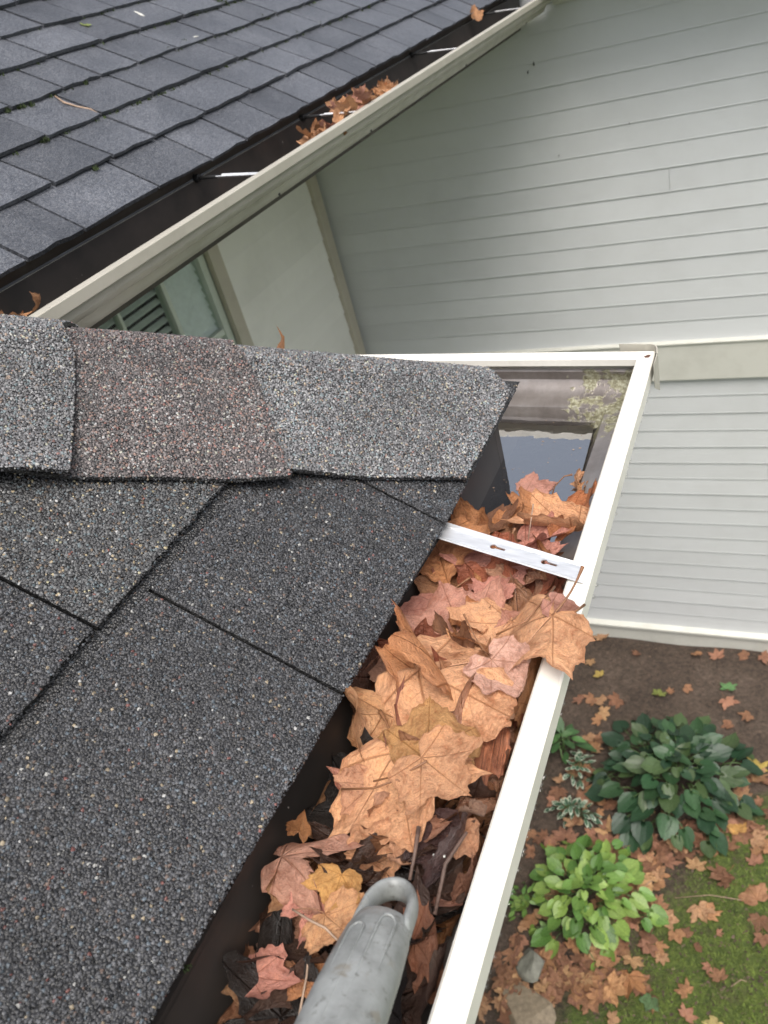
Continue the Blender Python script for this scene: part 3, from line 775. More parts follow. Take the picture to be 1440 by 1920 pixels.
        if k == 0: pe = pe[pe[:, 0] - GXE < 0]
        q = (pe - np.array([0, 0, CAMZ])) @ RM.T; px = 720 + FPX * q[:, 0] / q[:, 2]; pe = pe[px > -160]
        scatter(pe, np.tile(np.array(e1) * .9 + np.array((0, 0, .35)), (len(pe), 1)), 'dark', .0011)
flush_granules('granules', roofa)

# ------------------------------------------------------------------ water and muck in the near gutter
def gut(y, a, z):     # along the near run, a inward from the lip
    P = Vector(A0) + dA * (y - A0[1]) + inA * a; return (P.x, P.y, z)
mw = MB(); WZ = 3.7345
pA_ = Vector(A1) + inA * .0655 + inB * .0655
mw.add([(pA_.x + .0, pA_.y, WZ), (-.2155, .60, WZ), (-.336, .60, WZ), (-.338, .8385, WZ), (-1.2, .92, WZ), (-1.2, 1.06, WZ)], [(0, 5, 4, 3), (0, 3, 2, 1)])
tag(mw.build('water', M['water']), kind='structure')
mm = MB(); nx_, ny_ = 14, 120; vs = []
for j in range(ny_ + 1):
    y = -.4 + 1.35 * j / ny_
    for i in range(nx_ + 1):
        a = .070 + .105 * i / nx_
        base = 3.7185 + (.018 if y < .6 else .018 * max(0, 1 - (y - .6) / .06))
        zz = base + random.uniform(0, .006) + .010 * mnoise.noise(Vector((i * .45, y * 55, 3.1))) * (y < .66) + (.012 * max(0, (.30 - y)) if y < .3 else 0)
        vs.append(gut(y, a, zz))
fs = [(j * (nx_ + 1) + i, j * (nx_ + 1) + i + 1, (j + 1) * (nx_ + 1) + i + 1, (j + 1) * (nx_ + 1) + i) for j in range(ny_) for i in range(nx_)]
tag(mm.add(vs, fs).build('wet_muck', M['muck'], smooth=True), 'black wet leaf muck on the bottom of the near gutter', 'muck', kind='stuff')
# drops hanging along the lower edge of the lip
md = MB()
for k in range(62):
    y = random.uniform(.02, .97); r0 = random.choice((.0011, .0014, .0019, .0024))
    c = Vector(gut(y, -.0002, 3.7795)); vs = []; n = 7
    for i, (zf, rf) in enumerate(((.6, .55), (0, 1), (-.7, .8), (-1.25, .25))):
        vs += [(c.x + r0 * rf * math.cos(q / n * 6.283), c.y + r0 * rf * math.sin(q / n * 6.283), c.z + r0 * zf) for q in range(n)]
    fs = [(i * n + q, i * n + (q + 1) % n, (i + 1) * n + (q + 1) % n, (i + 1) * n + q) for i in range(3) for q in range(n)] + [tuple(range(3 * n, 4 * n)), tuple(range(n))[::-1]]
    md.add(vs, fs)
o = child_part(md, 'water_drops', M['drop'], g1, smooth=True); o['kind'] = 'stuff'

# ------------------------------------------------------------------ leaves
HALF = [(0, 1.0), (.035, .90), (.10, .83), (.17, .76), (.235, .69), (.245, .60), (.27, .50), (.36, .545), (.45, .60), (.56, .66), (.78, .68), (.70, .55), (.68, .45), (.72, .37), (.60, .28), (.53, .20), (.51, .14), (.60, .11), (.68, .05), (.78, -.05), (.60, -.09), (.52, -.16), (.40, -.17), (.28, -.25), (.13, -.20), (.05, -.09), (0, -.02)]
HALF3 = [(0, 1.0), (.03, .9), (.10, .80), (.19, .74), (.24, .66), (.27, .55), (.34, .52), (.44, .55), (.54, .56), (.70, .51), (.64, .39), (.64, .27), (.54, .18), (.56, .06), (.48, -.02), (.44, -.13), (.30, -.17), (.18, -.20), (.08, -.12), (0, -.02)]
HALFB = [(0, 1.0), (.05, .93), (.14, .86), (.25, .80), (.31, .70), (.36, .60), (.44, .57), (.53, .58), (.70, .60), (.86, .54), (.76, .43), (.72, .33), (.74, .24), (.66, .15), (.63, .06), (.66, -.03), (.56, -.12), (.44, -.16), (.32, -.22), (.16, -.21), (.06, -.11), (0, -.02)]
def outline(half, rnd, jit=.03, sub_=2, tear=0):
    right = [(x * rnd.uniform(1 - jit, 1 + jit) + (0 if x == 0 else rnd.uniform(-jit, jit) * .4), y + rnd.uniform(-jit, jit) * .5) for x, y in half]
    left = [(-x * rnd.uniform(1 - jit, 1 + jit), y + rnd.uniform(-jit, jit) * .5) for x, y in half[1:-1]]
    pts = right + left[::-1]
    out = []
    for i, p in enumerate(pts):
        q = pts[(i + 1) % len(pts)]; out.append(p)
        for s in range(1, sub_):
            t = s / sub_; mx, my = p[0] + (q[0] - p[0]) * t, p[1] + (q[1] - p[1]) * t
            r = 1 + rnd.uniform(-.02, .02) - .03 * (4 * t * (1 - t)) * (1 if rnd.random() < .7 else -1)
            out.append((mx * r, my * r))
    if tear:
        n = len(out); c = rnd.randrange(n); wd = int(n * .12 * tear)
        for k in range(-wd, wd + 1):
            f = 1 - .55 * (1 - abs(k) / (wd + 1)) * rnd.uniform(.7, 1.2); x, y = out[(c + k) % n]; out[(c + k) % n] = (x * f, y * f)
    return out
def leaf_mesh(name, seed, half=HALFB, rings=(.0, .12, .28, .45, .62, .78, .9, 1.0), sub_=2, curl=.3, cax=0., cup=.1, wave=.05, twist=0., tear=0, jit=.035, droop=0., fold=.05, rim=.05):
    rnd = random.Random(seed); ol = outline(half, rnd, jit, sub_, tear); n = len(ol)
    P2d = [(0, 0, 0)] + [(x * r, y * r, r) for r in rings[1:] for x, y in ol]
    ph = [rnd.uniform(0, 6.28) for _ in range(6)]; ca, sa = math.cos(cax), math.sin(cax); V = []
    for x, y, e in P2d:
        rr = math.hypot(x, y); th = math.atan2(x, y)
        z_ = cup * rr * rr + wave * rr ** 1.5 * (math.sin(3 * th + ph[0]) + .6 * math.sin(5 * th + ph[1])) + wave * .5 * math.sin(5 * x + ph[2]) * math.sin(6 * y + ph[3]) + wave * .35 * e ** 3 * math.sin(11 * th + ph[4])
        z_ += fold * min(abs(th % 6.2832 - 0), .8) * rr * .0 + fold * rr * abs(math.sin(th * 2.0)) - droop * y * abs(y) + rim * rr ** 4 * (1 + .8 * math.sin(2 * th + ph[5]))
        # bend about axis at angle cax
        u = x * ca + y * sa; v = -x * sa + y * ca
        if abs(curl) > 1e-3:
            k = curl * (1 + .5 * v * twist); k = k if abs(k) > 1e-3 else 1e-3
            a = u * k; u2 = math.sin(a) / k - z_ * math.sin(a); zz = (1 - math.cos(a)) / k + z_ * math.cos(a)
        else: u2, zz = u, z_
        V.append((u2 * ca - v * sa, u2 * sa + v * ca, zz))
    F = [(0, 1 + i, 1 + (i + 1) % n) for i in range(n)]
    for r in range(len(rings) - 2):
        a = 1 + r * n; b = a + n
        F += [(a + i, b + i, b + (i + 1) % n, a + (i + 1) % n) for i in range(n)]
    me = bpy.data.meshes.new(name); me.from_pydata(V, [], F); me.update()
    me.polygons.foreach_set('use_smooth', [True] * len(me.polygons))
    at_ = me.attributes.new('lco', 'FLOAT_VECTOR', 'POINT'); at_.data.foreach_set('vector', np.array(P2d, np.float32).reshape(-1))
    return me
def stem_mesh(seed, length=.7, rad=.016, bend=.35):
    rnd = random.Random(seed); b = rnd.uniform(-bend, bend); u = rnd.uniform(.0, .35)
    pts = [(b * t * t, -.0 - length * t, .012 + u * t * t) for t in (0, .15, .35, .55, .75, .92, 1)]
    return MB().tube(pts, [rad * .8, rad, rad * .85, rad * .8, rad * .85, rad * 1.3, rad * 1.5], 6).mesh('stem', True)

TAN = (.44, .215, .10); ORG = (.41, .185, .078); PALE = (.50, .265, .135); PINK = (.43, .215, .155); RED = (.30, .10, .055); BRN = (.24, .115, .06); DRK = (.075, .042, .03); YEL = (.55, .30, .10); BLK = (.02, .016, .014); ROSE = (.42, .19, .135)
def leaf(j, t, label, col=TAN, roll=0., seed=0, mat='leaf', stem=True, group=None, wide=1.0, name='leaf', stemcol=None, slen=.7, over=False, **kw):
    """j: (px,py,z) of the stem joint, t: (px,py,z) of the tip"""
    J = at(*j); T = at(*t); d = T - J; L = d.length; Y = d.normalized()
    up = Vector((0, 0, 1)); X = Y.cross(up).normalized(); Zv = X.cross(Y).normalized()
    if roll: q = Matrix.Rotation(R(roll), 3, Y); X = q @ X; Zv = q @ Zv
    me = leaf_mesh('blade', seed, **kw); me.materials.append(M[mat])
    e = empty(name); e.matrix_world = Matrix(((X.x * L * wide, Y.x * L, Zv.x * L, J.x), (X.y * L * wide, Y.y * L, Zv.y * L, J.y), (X.z * L * wide, Y.z * L, Zv.z * L, J.z), (0, 0, 0, 1)))
    b = link(bpy.data.objects.new('blade', me), e); fv = random.Random(seed * 7 + 1).uniform(.80, 1.06); b.color = (min(.72, col[0] * 1.46 * fv), col[1] * 1.48 * fv, col[2] * 1.6 * fv, 1)
    if stem:
        sm = stem_mesh(seed + 1, slen); sm.materials.append(M['stem']); link(bpy.data.objects.new('stem', sm), e)
    tag(e, label, 'leaf', group)
    if J.y < .93: settle(e, over)
    return e
def settle(e, over=False):
    """press a leaf against the walls and floor of the gutter where it would pass through them"""
    Mw = e.matrix_basis.copy(); Mi = Mw.inverted_safe()
    for ch in e.children:
        me = ch.data
        for v in me.vertices:
            P = Mw @ v.co; a = (Vector((P.x, P.y)) - Vector(A0)).dot(inA); w_ = Vector((P.x, P.y))
            if w_.y > .92: continue
            z_ = P.z; a2 = a
            fl = .0255 if z_ > 3.765 else .0255 + (3.765 - z_) * 1.4
            if over and z_ > 3.796: fl = -1; z_ = max(z_, 3.802) if a < .0225 and a > -.001 else z_
            if a2 < fl: d_ = fl - a2; a2 = fl + .12 * d_; z_ = min(z_ + .5 * d_, 3.812)
            if a2 > .174: d_ = a2 - .174; a2 = .174 - .1 * d_; z_ += .3 * d_
            if z_ < 3.722: z_ = 3.722
            if a2 != a or z_ != P.z:
                w_ = w_ + inA * (a2 - a); v.co = Mi @ Vector((w_.x, w_.y, z_))
        me.update()
    return e
LZ = 3.80
# hand-placed ones, from the far end of the clog towards the camera
leaf((985, 922, 3.7350), (1050, 902, 3.7352), 'pale pink leaf floating flat on the gutter water', PINK, 0, 11, 'leaf', False, curl=.05, cup=.0, wave=.01, half=HALF3, fold=.01, wide=1.2, rim=0)
leaf((1022, 955, 3.741), (922, 962, 3.742), 'orange-brown leaf with a tall hooked stem at the water edge', ORG, -10, 12, curl=1.2, cax=1.5, cup=.1, stem=False, half=HALF3, wide=.6)
leaf((940, 985, 3.750), (1015, 972, 3.750), 'small orange leaf folded below the hooked stem', ORG, 10, 13, curl=1.4, cax=1.2, cup=.1, stem=False, wide=.7)
leaf((1115, 925, 3.741), (1075, 930, 3.741), 'small curled wet brown leaf half in water by the lip', (.36, .18, .08), 8, 14, 'leaf_wet', False, curl=1.8, cax=1.3, cup=.1, half=HALF3, wide=1.1)
leaf((1098, 965, 3.745), (1112, 895, 3.768), 'narrow dark orange leaf standing against the lip near the water', (.36, .14, .06), 75, 15, curl=1.2, cax=.2, stem=False, half=HALF3, wide=.6)
leaf((1118, 905, 3.7362), (1068, 912, 3.7362), 'light tan leaf piece floating in the corner by the lip', PALE, 0, 16, 'leaf_wet', False, curl=.2, cup=.02, wave=.02, wide=.8)
leaf((880, 1010, 3.765), (868, 925, 3.800), 'orange leaf leaning up against the roof edge above the hanger', ORG, -25, 17, curl=.7, cax=.2, stem=False, half=HALF3, wide=1.2)
leaf((905, 985, 3.745), (950, 1005, 3.758), 'rust-brown leaf wedged below the roof corner', BRN, 5, 18, stem=False)
leaf((1075, 990, 3.768), (925, 990, 3.762), 'long pale tan leaf with a rolled edge just above the hanger', PALE, 18, 19, curl=1.5, cax=.1, cup=.1, wave=.06, half=HALF3, stem=False, wide=.55)
leaf((985, 1015, 3.768), (1075, 1003, 3.776), 'red-brown leaf tucked between hanger and lip', ROSE, -10, 20, curl=.6, stem=False, wide=.8)
leaf((990, 1045, 3.770), (1070, 1028, 3.776), 'mauve-brown leaf beside the lip above the hanger', ROSE, 5, 21, curl=.4, stem=False, half=HALF3)
leaf((1045, 1005, 3.772), (1085, 975, 3.778), 'dark orange curled leaf under the lip near the hanger', (.34, .14, .06), 20, 22, curl=1.4, stem=False, wide=.8)
leaf((812, 1010, 3.79), (850, 1120, 3.78), 'tan leaf with a dark hole just below the hanger', ORG, 4, 23, curl=.4, cup=.1, half=HALF3, stem=False)
leaf((930, 1050, 3.785), (880, 1110, 3.782), 'dusty rose leaf lying flat below the hanger', ROSE, 0, 24, curl=.3, cup=.02, wide=1.3)
leaf((900, 1045, 3.764), (955, 1068, 3.762), 'reddish flat leaf partly under the hanger', RED, 0, 25, rim=0, curl=.1, stem=False)
leaf((985, 1080, 3.785), (930, 1130, 3.78), 'crumpled brown leaf between hanger and big overhanging leaf', (.36, .19, .11), 5, 26, curl=.6, wave=.12)
leaf((830, 1130, 3.785), (790, 1200, 3.782), 'pink-brown leaf with raised stem by the roof edge', ROSE, 3, 27, curl=.25, half=HALF3, wide=1.2)
leaf((870, 1195, 3.787), (830, 1105, 3.790), 'dull mauve leaf under the curled one', (.38, .19, .13), 0, 28, curl=.3)
leaf((905, 1170, 3.792), (840, 1165, 3.794), 'orange leaf with notched edge in mid clog', ORG, 10, 29, curl=.7, wave=.1, stem=False)
leaf((960, 1165, 3.792), (880, 1245, 3.790), 'tan leaf with long thin stem lying across', (.50, .27, .14), -4, 30, curl=.3)
leaf((845, 1240, 3.792), (885, 1225, 3.792), 'small red leaf chip wedged under the big tan leaf', RED, 0, 31, curl=.2, stem=False, half=HALF3)
leaf((925, 1120, 3.793), (935, 1080, 3.793), 'small mauve leaf next to the hanger end', ROSE, 0, 32, curl=.3)
leaf((1036, 1155, 3.820), (928, 1258, 3.806), 'large golden leaf draped over the gutter lip', PALE, 14, 33, over=True, curl=-.55, cax=.5, cup=-.10, wave=.07, wide=1.1)
leaf((1035, 1130, 3.822), (1096, 1190, 3.798), 'rosy leaf lobe hanging over the white lip', PINK, -8, 34, over=True, curl=-.7, cax=1.5, cup=-.1, half=HALF3, wide=.75, slen=.9, stem=False)
leaf((922, 1238, 3.808), (1005, 1325, 3.799), 'pale pink jagged leaf touching the lip', (.50, .28, .20), 6, 35, curl=.5, cup=.1, wide=.72, wave=.05)
leaf((785, 1255, 3.806), (988, 1366, 3.801), 'broad tan leaf with strong veins across the middle', PALE, 4, 36, curl=-.8, cax=.2, cup=-.05, stem=False, wide=.85, wave=.06)
leaf((830, 1290, 3.797), (758, 1112, 3.838), 'tall curled orange leaf standing by the roof edge', ORG, -50, 37, curl=2.6, cax=.2, cup=.1, stem=False, half=HALF3, wide=.62)
leaf((740, 1230, 3.785), (720, 1310, 3.785), 'greyish brown leaf under the curled one by the shingles', (.33, .18, .115), 0, 38, curl=.3, stem=False, half=HALF3, wide=1.3)
leaf((800, 1425, 3.815), (805, 1296, 3.820), 'honey coloured leaf bulging in the middle of the clog', (.42, .225, .085), 0, 39, curl=-1.2, cax=.1, cup=-.1, wide=.95, stem=False)
leaf((790, 1420, 3.822), (885, 1500, 3.815), 'smooth tan leaf with small dark pinholes', PALE, 2, 40, curl=.3, cup=.02, wave=.05, wide=.95, stem=False)
leaf((742, 1412, 3.806), (768, 1592, 3.812), 'largest star shaped tan leaf with dark branching veins', (.48, .25, .125), 6, 41, curl=-.5, cax=.5, cup=-.04, wave=.06, wide=.9, slen=.55)
leaf((905, 1375, 3.787), (882, 1540, 3.775), 'rust red fibrous leaf lying along the lip', (.26, .10, .048), -6, 42, 'leaf_fibre', False, curl=.5, half=HALF3, wide=.62)
leaf((690, 1270, 3.775), (672, 1400, 3.782), 'dark brown wet leaf against the shingle edge', DRK, -55, 43, 'leaf_wet', False, curl=.6, half=HALF3)
leaf((720, 1340, 3.795), (650, 1455, 3.792), 'small tan pointed leaf at the shingle side', (.50, .27, .13), -25, 44, curl=1.3, cax=.8, wave=.1, stem=False)
leaf((700, 1470, 3.80), (640, 1530, 3.795), 'tan leaf scrap with wavy edge beside the star leaf', (.48, .25, .14), -10, 45, curl=.6, wave=.12, stem=False)
leaf((528, 1605, 3.795), (705, 1588, 3.800), 'rolled pinkish brown leaf with a torn upper edge', (.36, .19, .125), -18, 46, curl=-1.7, cax=.0, cup=.05, tear=1.2, half=HALF3, wide=.8, stem=False)
leaf((700, 1620, 3.782), (735, 1530, 3.800), 'tan folded leaf under the star leaf tip', (.46, .24, .125), 15, 47, curl=1.0, stem=False)
leaf((640, 1640, 3.800), (618, 1712, 3.792), 'small honey yellow leaf with four points', (.50, .27, .09), 0, 48, curl=.35, cup=.1, wide=1.2, stem=False)
leaf((560, 1670, 3.782), (475, 1682, 3.780), 'folded dry brown leaf in the shade of the shingles', (.28, .145, .065), 15, 49, curl=2.2, cax=1.2, half=HALF3, stem=False, wide=.9)
leaf((590, 1690, 3.788), (560, 1790, 3.780), 'ragged pink brown leaf hanging down beside the tool handle', ROSE, 0, 50, curl=.5, tear=1, wave=.1, stem=False, wide=.8)
leaf((610, 1715, 3.796), (665, 1765, 3.792), 'crumpled tan leaf with forked stem touching the tool handle', (.46, .25, .12), 0, 51, curl=.8, wave=.13, wide=1.3)
leaf((470, 1830, 3.770), (580, 1850, 3.778), 'long pointed pink brown leaf low at the bottom left', ROSE, 0, 52, curl=.5, half=HALF3, wide=.6, stem=False)
leaf((455, 1835, 3.762), (452, 1890, 3.764), 'mottled tan leaf at the lower end of the gutter', (.30, .165, .08), 0, 53, curl=.6, stem=False, wide=.9)
leaf((462, 1822, 3.760), (425, 1795, 3.762), 'dark brown star leaf in the gutter shadow', BRN, 0, 54, curl=.6, stem=False, wide=1.1)
leaf((575, 1830, 3.772), (600, 1880, 3.775), 'small orange leaf end beside the handle', ORG, 0, 55, curl=.5, stem=False)
leaf((875, 1690, 3.775), (905, 1595, 3.800), 'dark brown cupped leaf leaning on the lip', (.20, .095, .055), 32, 56, curl=1.3, cax=.2, half=HALF3, stem=False, wide=.65)
leaf((862, 1555, 3.800), (800, 1720, 3.780), 'glossy blackish leaf strip slanting beside the tool handle', (.055, .032, .028), 30, 57, 'leaf_wet', False, curl=2.2, cax=.0, half=HALF3, wide=.7)
leaf((775, 1760, 3.785), (860, 1745, 3.785), 'brown bowl shaped leaf right of the tool handle', (.25, .11, .06), 25, 58, curl=1.3, cax=1.4, half=HALF3, wide=1.4, stem=False)
leaf((800, 1860, 3.770), (830, 1800, 3.775), 'thin curled brown leaf low right of the handle', (.30, .14, .08), 20, 59, curl=1.7, stem=False)
leaf((870, 1560, 3.798), (905, 1620, 3.790), 'crinkled tan leaf by the lip above the cupped one', (.42, .22, .12), 10, 60, curl=1.2, stem=False, wave=.12)
leaf((800, 1560, 3.800), (850, 1540, 3.804), 'twisted brown leaf curl under the star leaf', (.30, .15, .09), 15, 61, curl=2.0, stem=False, half=HALF3)
leaf((740, 1600, 3.795), (800, 1610, 3.79), 'light brown broken leaf curl among the twigs', (.42, .23, .13), 0, 62, curl=1.8, wave=.12, stem=False)
leaf((880, 1515, 3.802), (915, 1560, 3.800), 'grey brown rolled leaf against the lip', (.24, .15, .10), 0, 63, curl=2.4, cax=.7, half=HALF3, stem=False, wide=.8)
leaf((560, 1560, 3.79), (575, 1510, 3.815), 'narrow orange leaf point sticking up by the shingles', (.38, .18, .07), 60, 64, curl=.9, half=HALF3, stem=False, wide=.6)
leaf((532, 662, 3.80), (528, 646, 3.835), 'lone orange leaf tip showing above the hip caps', ORG, 60, 65, curl=.6, half=HALF3, stem=False)
# packed filler beneath
k = 0
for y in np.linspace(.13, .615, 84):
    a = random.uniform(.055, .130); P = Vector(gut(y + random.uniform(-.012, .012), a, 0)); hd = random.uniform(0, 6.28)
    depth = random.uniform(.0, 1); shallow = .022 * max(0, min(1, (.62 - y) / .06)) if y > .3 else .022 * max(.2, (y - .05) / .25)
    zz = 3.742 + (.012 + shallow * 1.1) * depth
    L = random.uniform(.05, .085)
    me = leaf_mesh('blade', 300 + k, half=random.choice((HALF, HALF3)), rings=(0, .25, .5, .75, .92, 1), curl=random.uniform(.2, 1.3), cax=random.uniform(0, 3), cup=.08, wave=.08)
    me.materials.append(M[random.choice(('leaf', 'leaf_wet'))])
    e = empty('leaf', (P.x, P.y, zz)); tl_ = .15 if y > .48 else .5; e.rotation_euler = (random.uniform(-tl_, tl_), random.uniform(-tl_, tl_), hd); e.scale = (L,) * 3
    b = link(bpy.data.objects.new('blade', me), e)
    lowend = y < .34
    c = random.choice((DRK, DRK, BLK, BLK, BRN, DRK) if lowend else (BRN, RED, ROSE, (.34, .17, .09), ORG)); b.color = (*c, 1)  # towards the handle the deep gutter's shade is put into darker leaf colours
    if lowend: tag(e, 'wet leaf with shade put into its dark colour, packed low in the gutter around the tool handle', 'leaf', 'dark packed leaves near the tool handle')
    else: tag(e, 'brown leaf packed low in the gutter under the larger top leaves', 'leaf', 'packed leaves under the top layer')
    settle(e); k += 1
for q in range(52):
    y = .24 + .33 * (q + .5) / 52 + random.uniform(-.02, .02); a = random.uniform(.03, .155); P = Vector(gut(y, a, 0)); L = random.uniform(.055, .085)
    zz = 3.757 + .014 * random.random() + (.006 if .36 < y < .49 else -.008 if y < .49 else -.022)
    me = leaf_mesh('blade', 1300 + q, half=random.choice((HALFB, HALF3, HALFB, HALF)), rings=(0, .2, .4, .6, .8, .93, 1), curl=random.choice((-1, 1)) * random.uniform(.2, 1.1), cax=random.uniform(0, 3), cup=random.uniform(-.1, .15), wave=.06, tear=random.choice((0, 0, .8)))
    me.materials.append(M[random.choice(('leaf', 'leaf', 'leaf_wet'))])
    e = empty('leaf', (P.x, P.y, zz)); e.rotation_euler = (random.uniform(-.3, .3), random.uniform(-.3, .3), random.uniform(0, 6.28)); e.scale = (L, L, L)
    b = link(bpy.data.objects.new('blade', me), e); c = random.choice((ROSE, BRN, TAN, ORG, (.36, .19, .12), RED, PINK, PALE)); f = random.uniform(.8, 1.25); b.color = (c[0] * f, c[1] * f, c[2] * f, 1)
    settle(tag(e, 'tan or reddish leaf matted in the middle layer of the near gutter clog', 'leaf', 'matted middle leaves of the near gutter'))
# bits floating on the water
mf = MB()
for _ in range(70):
    x, y = random.uniform(-.335, -.215), random.uniform(.72, .945); r0 = random.choice((.0006, .0008, .0011, .0018)); a = random.uniform(0, 6)
    mf.add([(x + r0 * math.cos(a + t_), y + r0 * .6 * math.sin(a + t_), WZ + .0004) for t_ in (0, 1.4, 2.8, 4.3)] + [(x, y, WZ + .0004 + r0 * .3)], [(0, 1, 4), (1, 2, 4), (2, 3, 4), (3, 0, 4)])
tag(mf.build('floating_specks', M['twig_pale']), 'tiny pale specks floating on the gutter water', 'debris', kind='stuff')
# loose stems and twigs in the clog
def twig(pts, rad, label, mat='twig', cat='twig', group=None):
    rad = [q * .72 for q in rad]
    o = MB().tube([at(*p) for p in pts], rad, 7).build('twig', M[mat], None, True); tag(o, label, cat, group); return o
twig([(1032, 940, 3.752), (1040, 912, 3.768), (1058, 893, 3.778), (1073, 890, 3.778)], [.0012, .001, .001, .0018], 'hooked leaf stem standing out of the water', 'stem')
twig([(990, 1015, 3.775), (995, 980, 3.79), (1000, 945, 3.80)], [.0009, .0008, .0012], 'thin upright stem just above the hanger', 'twig_pale')
twig([(700, 1465, 3.815), (760, 1450, 3.82), (800, 1427, 3.83)], [.001, .001, .0013], 'straight brown leaf stem across the star leaf', 'stem')
twig([(640, 1480, 3.81), (700, 1478, 3.818), (745, 1462, 3.824), (755, 1470, 3.82)], [.0012, .0011, .0011, .0016], 'bent stem lying over the left of the star leaf', 'stem')
twig([(785, 1550, 3.815), (778, 1600, 3.812), (768, 1650, 3.806)], [.0022, .002, .0016], 'short upright brown twig behind the tool handle', 'twig')
twig([(875, 1560, 3.815), (835, 1620, 3.812), (815, 1715, 3.80)], [.0016, .002, .0018], 'dark slanting twig right of the tool handle', 'twig')
twig([(812, 1603, 3.812), (835, 1606, 3.812)], [.0012, .0012], 'tiny white stick among the dark leaves', 'chip')
twig([(548, 1705, 3.80), (580, 1725, 3.802), (610, 1740, 3.80), (640, 1770, 3.80)], [.001, .0012, .0012, .001], 'forked pale stem beside the tool handle', 'twig_pale')
twig([(560, 1910, 3.775), (575, 1830, 3.778), (580, 1770, 3.782)], [.0012, .0012, .001], 'thin straight stem left of the tool handle', 'twig_pale')
twig([(1040, 1100, 3.815), (1015, 1130, 3.82), (985, 1165, 3.815), (930, 1190, 3.808)], [.0014, .001, .001, .0012], 'long stem crossing above the golden leaf', 'stem')
twig([(1096, 1134, 3.812), (1075, 1150, 3.822), (1052, 1190, 3.815), (1032, 1240, 3.802)], [.0018, .0013, .0013, .001], 'curved red-brown stem on the rosy leaf over the lip', 'stem')

# ------------------------------------------------------------------ tool handle
th = empty('tool_handle', deep(700, 1800, .44))
tag(th, 'worn grey plastic tool handle with hanging hole resting on the leaves', 'tool handle')
Tp = at(748, 1662, 3.838); Bp = deep(606, 2000, .37)
ax = (Bp - Tp); LEN = ax.length; ax.normalize()
vw = (Vector((0, 0, CAMZ)) - (Tp + Bp) / 2).normalized()
sd_ = ax.cross(vw).normalized(); fr_ = sd_.cross(ax).normalized()
tw = Matrix.Rotation(R(22), 3, ax); sd_ = tw @ sd_; fr_ = tw @ fr_
def hp(s, a, b): return Tp + ax * s + sd_ * a + fr_ * b
mh = MB(); n = 28; rings = [(.034, .0150, .0060), (.0345, .0162, .0100), (.038, .0172, .0130), (.050, .0190, .0155), (.075, .0205, .0165), (.10, .0212, .017), (.14, .0212, .017), (.20, .0205, .0165), (.26, .0195, .016)]
mh.sweep([(math.cos(k / n * 6.2832), math.sin(k / n * 6.2832)) for k in range(n)], [(lambda a, b, q=q: hp(q[0], q[1] * a, q[2] * b)) for q in rings], True, True)
child_part(mh, 'grip', M['handle'], th, smooth=True)
ml = MB(); pts = []
for k in range(19):
    a = math.pi * k / 18; pts.append((.028 - .0255 * math.sin(a) ** .8, -.0138 * math.cos(a), 0))
pts = [(.045, -.0140, 0)] + [(.036, -.0140, 0)] + pts + [(.036, .0140, 0), (.045, .0140, 0)]
fr = []
for k, (s, a, b) in enumerate(pts):
    p0 = pts[max(k - 1, 0)]; p1 = pts[min(k + 1, len(pts) - 1)]; ts, ta = p1[0] - p0[0], p1[1] - p0[1]; l = math.hypot(ts, ta); nn = (ta / l, -ts / l)
    fr.append(lambda u, v, s=s, a=a, nn=nn: hp(s + nn[0] * u * .0036, a + nn[1] * u * .0036, v * .0078))
ml.sweep([(math.cos(q / 14 * 6.2832), math.sin(q / 14 * 6.2832)) for q in range(14)], fr, True, True)
child_part(ml, 'hanging_loop', M['handle'], th, smooth=True)
for sg, s0, s1 in ((-1, .046, .22), (1, .056, .22)):
    rd = []
    for k in range(30):
        t = k / 29
        if t < .4: s = s1 - (s1 - s0 - .006) * t / .4; a = -.0048
        elif t < .6: q = (t - .4) / .2 * math.pi; s = s0 + .006 - .006 * math.sin(q); a = -.0048 * math.cos(q)
        else: s = s0 + .006 + (s1 - s0 - .006) * (t - .6) / .4; a = .0048
        ang = (sg * .0082 + a) / .0195; ang = max(-.95, min(.95, ang))
        sr = .0195 * (1 if s > .05 else .96); rd.append(hp(s, sr * math.sin(ang), .0162 * math.cos(ang) * (1 if s > .06 else .97)))
    child_part(MB().tube(rd, .0010, 6), 'raised_ridge', M['handle'], th, smooth=True)

# ------------------------------------------------------------------ leaves and twigs on the far roof and in its gutter
def small_leaf(P, L, rot, col, label, group=None, mat='leaf', **kw):
    global k
    me = leaf_mesh('blade', 500 + k, rings=(0, .35, .7, 1), sub_=1, **kw); me.materials.append(M[mat]); k += 1
    e = empty('leaf', P); e.rotation_euler = rot; e.scale = (L,) * 3
    b = link(bpy.data.objects.new('blade', me), e); b.color = (*col, 1); tag(e, label, 'leaf', group); return e
for i in range(34):
    y = random.uniform(1.80, 2.36); x = random.uniform(-1.09, -1.0); hgt = .05 * max(0, 1 - abs(y - 2.08) / .30)
    small_leaf((x, y, 3.965 + random.uniform(0, .03) + hgt * .8), random.uniform(.03, .058), (random.uniform(-.9, .9), random.uniform(-.9, .9), random.uniform(0, 6.28)), random.choice((TAN, PALE, (.60, .34, .19), (.5, .2, .07), PINK, (.55, .30, .16))), 'dry orange leaf in the clump heaped in the far gutter', 'leaf clump in the far gutter', curl=random.uniform(.4, 1.6), wave=.1, half=random.choice((HALF, HALF3)))
for (px, py, rz) in ((12, 592, .3), (38, 588, 2.0), (70, 566, 4.0)):
    small_leaf(at(px, py + 10, 3.985), .035, (random.uniform(-.7, .7), random.uniform(-.7, .7), rz), PALE, 'tan leaf at the near left end of the far gutter', 'leaves at the left end of the far gutter', curl=1.0, wave=.1)
